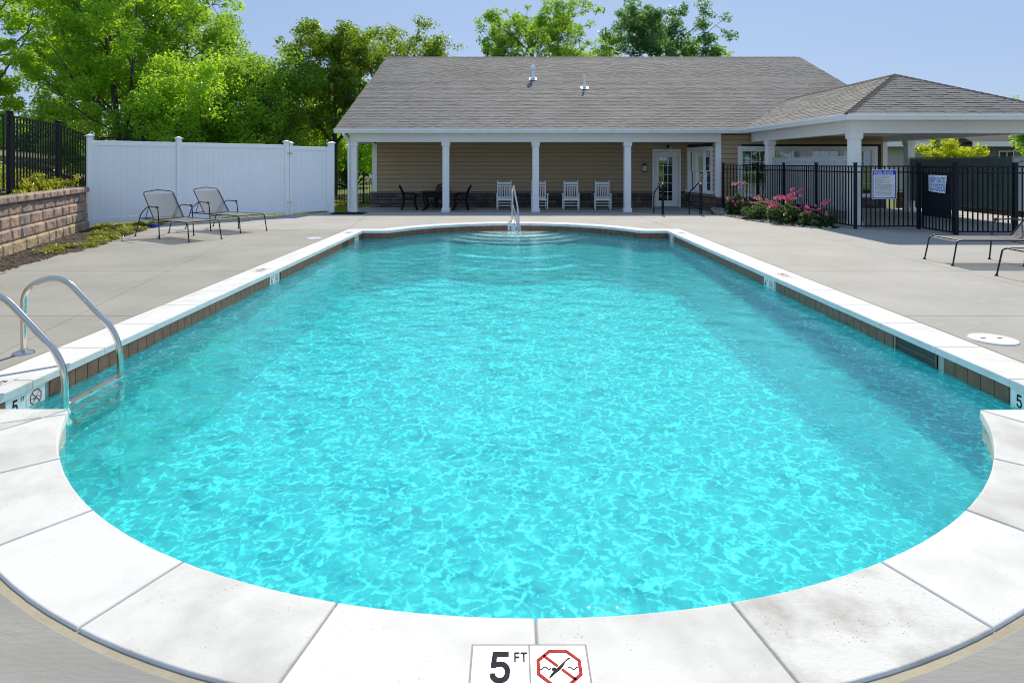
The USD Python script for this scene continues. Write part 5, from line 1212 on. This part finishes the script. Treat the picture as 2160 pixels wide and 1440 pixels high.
# roses
def blossom(r, s):
    m = MB(); n = 9
    for i in range(n):
        a = i*2.4; t = i/n; rad = s*(.25+.75*t); up_ = s*(.75-.55*t); d = np.array([math.cos(a), math.sin(a), 0]); b = np.array([-math.sin(a), math.cos(a), 0]); w = s*(.35+.4*t)
        c = d*rad*.35
        m.add([c+(0, 0, 0), c+d*rad*.45+b*w+(0, 0, up_*.6), c+d*rad*.8+(0, 0, up_), c+d*rad*.45-b*w+(0, 0, up_*.6)], [[0, 1, 2, 3]])
    return m
def rose(label, x, y, seed, H, R, n, flowers):
    t = thing('rose_bush', label, 'rose bush', (x, y, .0), 0, None, local=True); r = np.random.default_rng(seed); m = 30
    a = r.uniform(0, 6.28, m); q = r.random(m)**.5*R; C = np.column_stack([q*np.cos(a), q*np.sin(a), r.uniform(.12, .85, m)*H*(1-.3*(q/R)**2)]); mb = MB()
    for c in C: mb.tube([(c[0]*.1, c[1]*.1, 0), (c[0]*.55, c[1]*.55, c[2]*.55), c], [.010, .008, .004], 5, False)
    V, F = leaf_cloud(r, C, np.full(m, .30*min(R, H)), n, .085, up=.6)
    obj('foliage', (V, F), 'leaf_rose', t, smooth=False)
    heads = [(np.array(p, float), s, mt, k) for p, s, mt, k in flowers]
    for p, s, mt, k in heads:
        mb.tube([(p[0]*.2, p[1]*.2, .1), (p[0]*.7, p[1]*.7, p[2]*.6), p], [.010, .008, .005], 5, False)
        for i in range(k):
            o = r.normal(0, 1, 3)*np.array([s*1.35, s*1.1, s*.75])*(k > 1); fb = blossom(r, s*r.uniform(.75, 1.05)); v, f = fb.arrays(); tl_ = unit(np.array([r.normal(0, .5), -.7+r.normal(0, .4), 1.])); ax = np.cross(tl_, (0, 0, 1.)); X_ = unit(ax) if np.linalg.norm(ax) > 1e-6 else np.array([1., 0, 0])
            v = v[:, :1]*X_ + v[:, 1:2]*np.cross(tl_, X_) + v[:, 2:]*tl_
            obj('blossom', (v+p+o, f), mt, t, smooth=False)
    obj('stem', mb, 'stem', t, smooth=50)
rose('tall thin rose bush with salmon blossoms in front of the sunroom corner', 7.35, 20.7, 1, .80, .30, 1300, [((.02, -.05, 1.02), .085, 'petal_salmon', 7), ((-.25, -.1, .62), .06, 'petal_pink', 2), ((.12, -.2, .42), .06, 'petal_pink', 2), ((-.22, -.2, .40), .06, 'petal_pink', 2)])
rose('rose bush with faded orange blossoms, second from the left in the bed', 7.55, 19.2, 2, .52, .48, 1500, [((-.2, -.2, .50), .07, 'petal_faded', 4), ((.15, -.25, .52), .085, 'petal_salmon', 6), ((-.05, -.15, .60), .08, 'petal_salmon', 5), ((.40, -.22, .30), .07, 'petal_faded', 4), ((.02, -.35, .25), .07, 'petal_faded', 4), ((.35, -.1, .38), .06, 'petal_salmon', 3), ((-.35, .2, .55), .06, 'petal_pink', 2)])
rose('rose bush with the largest cluster of pink blossoms', 7.80, 18.0, 3, .64, .46, 1700, [((-.02, -.12, .70), .10, 'petal_pink', 14), ((.34, .0, .86), .075, 'petal_pink', 6), ((.20, -.2, .72), .07, 'petal_salmon', 4), ((.28, -.25, .40), .07, 'petal_pink', 6), ((-.32, -.2, .52), .08, 'petal_pink', 7), ((-.1, -.35, .35), .06, 'petal_faded', 3)])
rose('low rose bush with a few bright pink blossoms beside the black fence post', 8.25, 17.1, 4, .46, .42, 1500, [((.15, -.05, .60), .07, 'petal_pink', 5), ((.10, -.1, .48), .065, 'petal_pink', 4), ((.42, .0, .58), .05, 'petal_pink', 2), ((-.28, -.1, .42), .07, 'petal_pink', 6), ((.05, -.3, .34), .06, 'petal_pink', 4)])
rose('dark leaved rose bush at the back of the bed, with few red blossoms', 8.1, 19.7, 5, .50, .5, 1400, [((-.1, -.1, .50), .06, 'petal_pink', 2), ((.3, -.1, .5), .06, 'petal_salmon', 2)])

# ================================================================== houses beyond on the right
hs_ = thing('stone_house', 'distant house with beige and dark stone walls under a dark roof, right of the clubhouse', 'house', (34, 46, -.2))
def hbox(x0, x1, y0, y1, z0, z1, mat, nm): return obj(nm, MB().box(x0, x1, y0, y1, z0, z1), mat, hs_, smooth=False)
hbox(23.5, 32.1, 46, 56, -.3, 3.15, 'house_stucco', 'wall'); hbox(32.1, 50, 44, 56, -.3, 3.0, 'house_stone', 'wall')
def hroof(x0, x1, y0, y1, z, h, nm='roof'):
    ym = (y0+y1)/2; a = [(x0, y0, z), (x1, y0, z), (x1, ym, z+h), (x0, ym, z+h), (x1, y1, z), (x0, y1, z)]
    rf = obj(nm, MB().add(a, [[0, 1, 2, 3], [3, 2, 4, 5]]).add([a[0], a[3], a[5]], [[0, 1, 2]]).add([a[1], a[2], a[4]], [[0, 2, 1]]), 'house_roof', hs_, smooth=False)
    obj('eave_board', MB().box(x0, x1, y0-.1, y0, z-.32, z+.02), 'white_trim', rf, smooth=False)
hroof(23, 32.6, 45.4, 56.6, 3.2, 1.9); hroof(31.6, 51, 43.4, 56.6, 3.15, 2.4)
for x, y in ((25.4, 46), (30.9, 46), (33.9, 44), (38.5, 44), (42, 44)):
    w = obj('window', MB().box(x-.08, x+.98, y-.06, y-.01, .95, 2.55), 'white_trim', hs_, smooth=False); obj('pane', MB().box(x, x+.9, y-.08, y-.065, 1.03, 2.47), 'room_dark', w, smooth=False)
    obj('muntin', MB().box(x+.42, x+.48, y-.10, y-.085, 1.03, 2.47), 'white_trim', w, smooth=False)
r = random.Random(3);
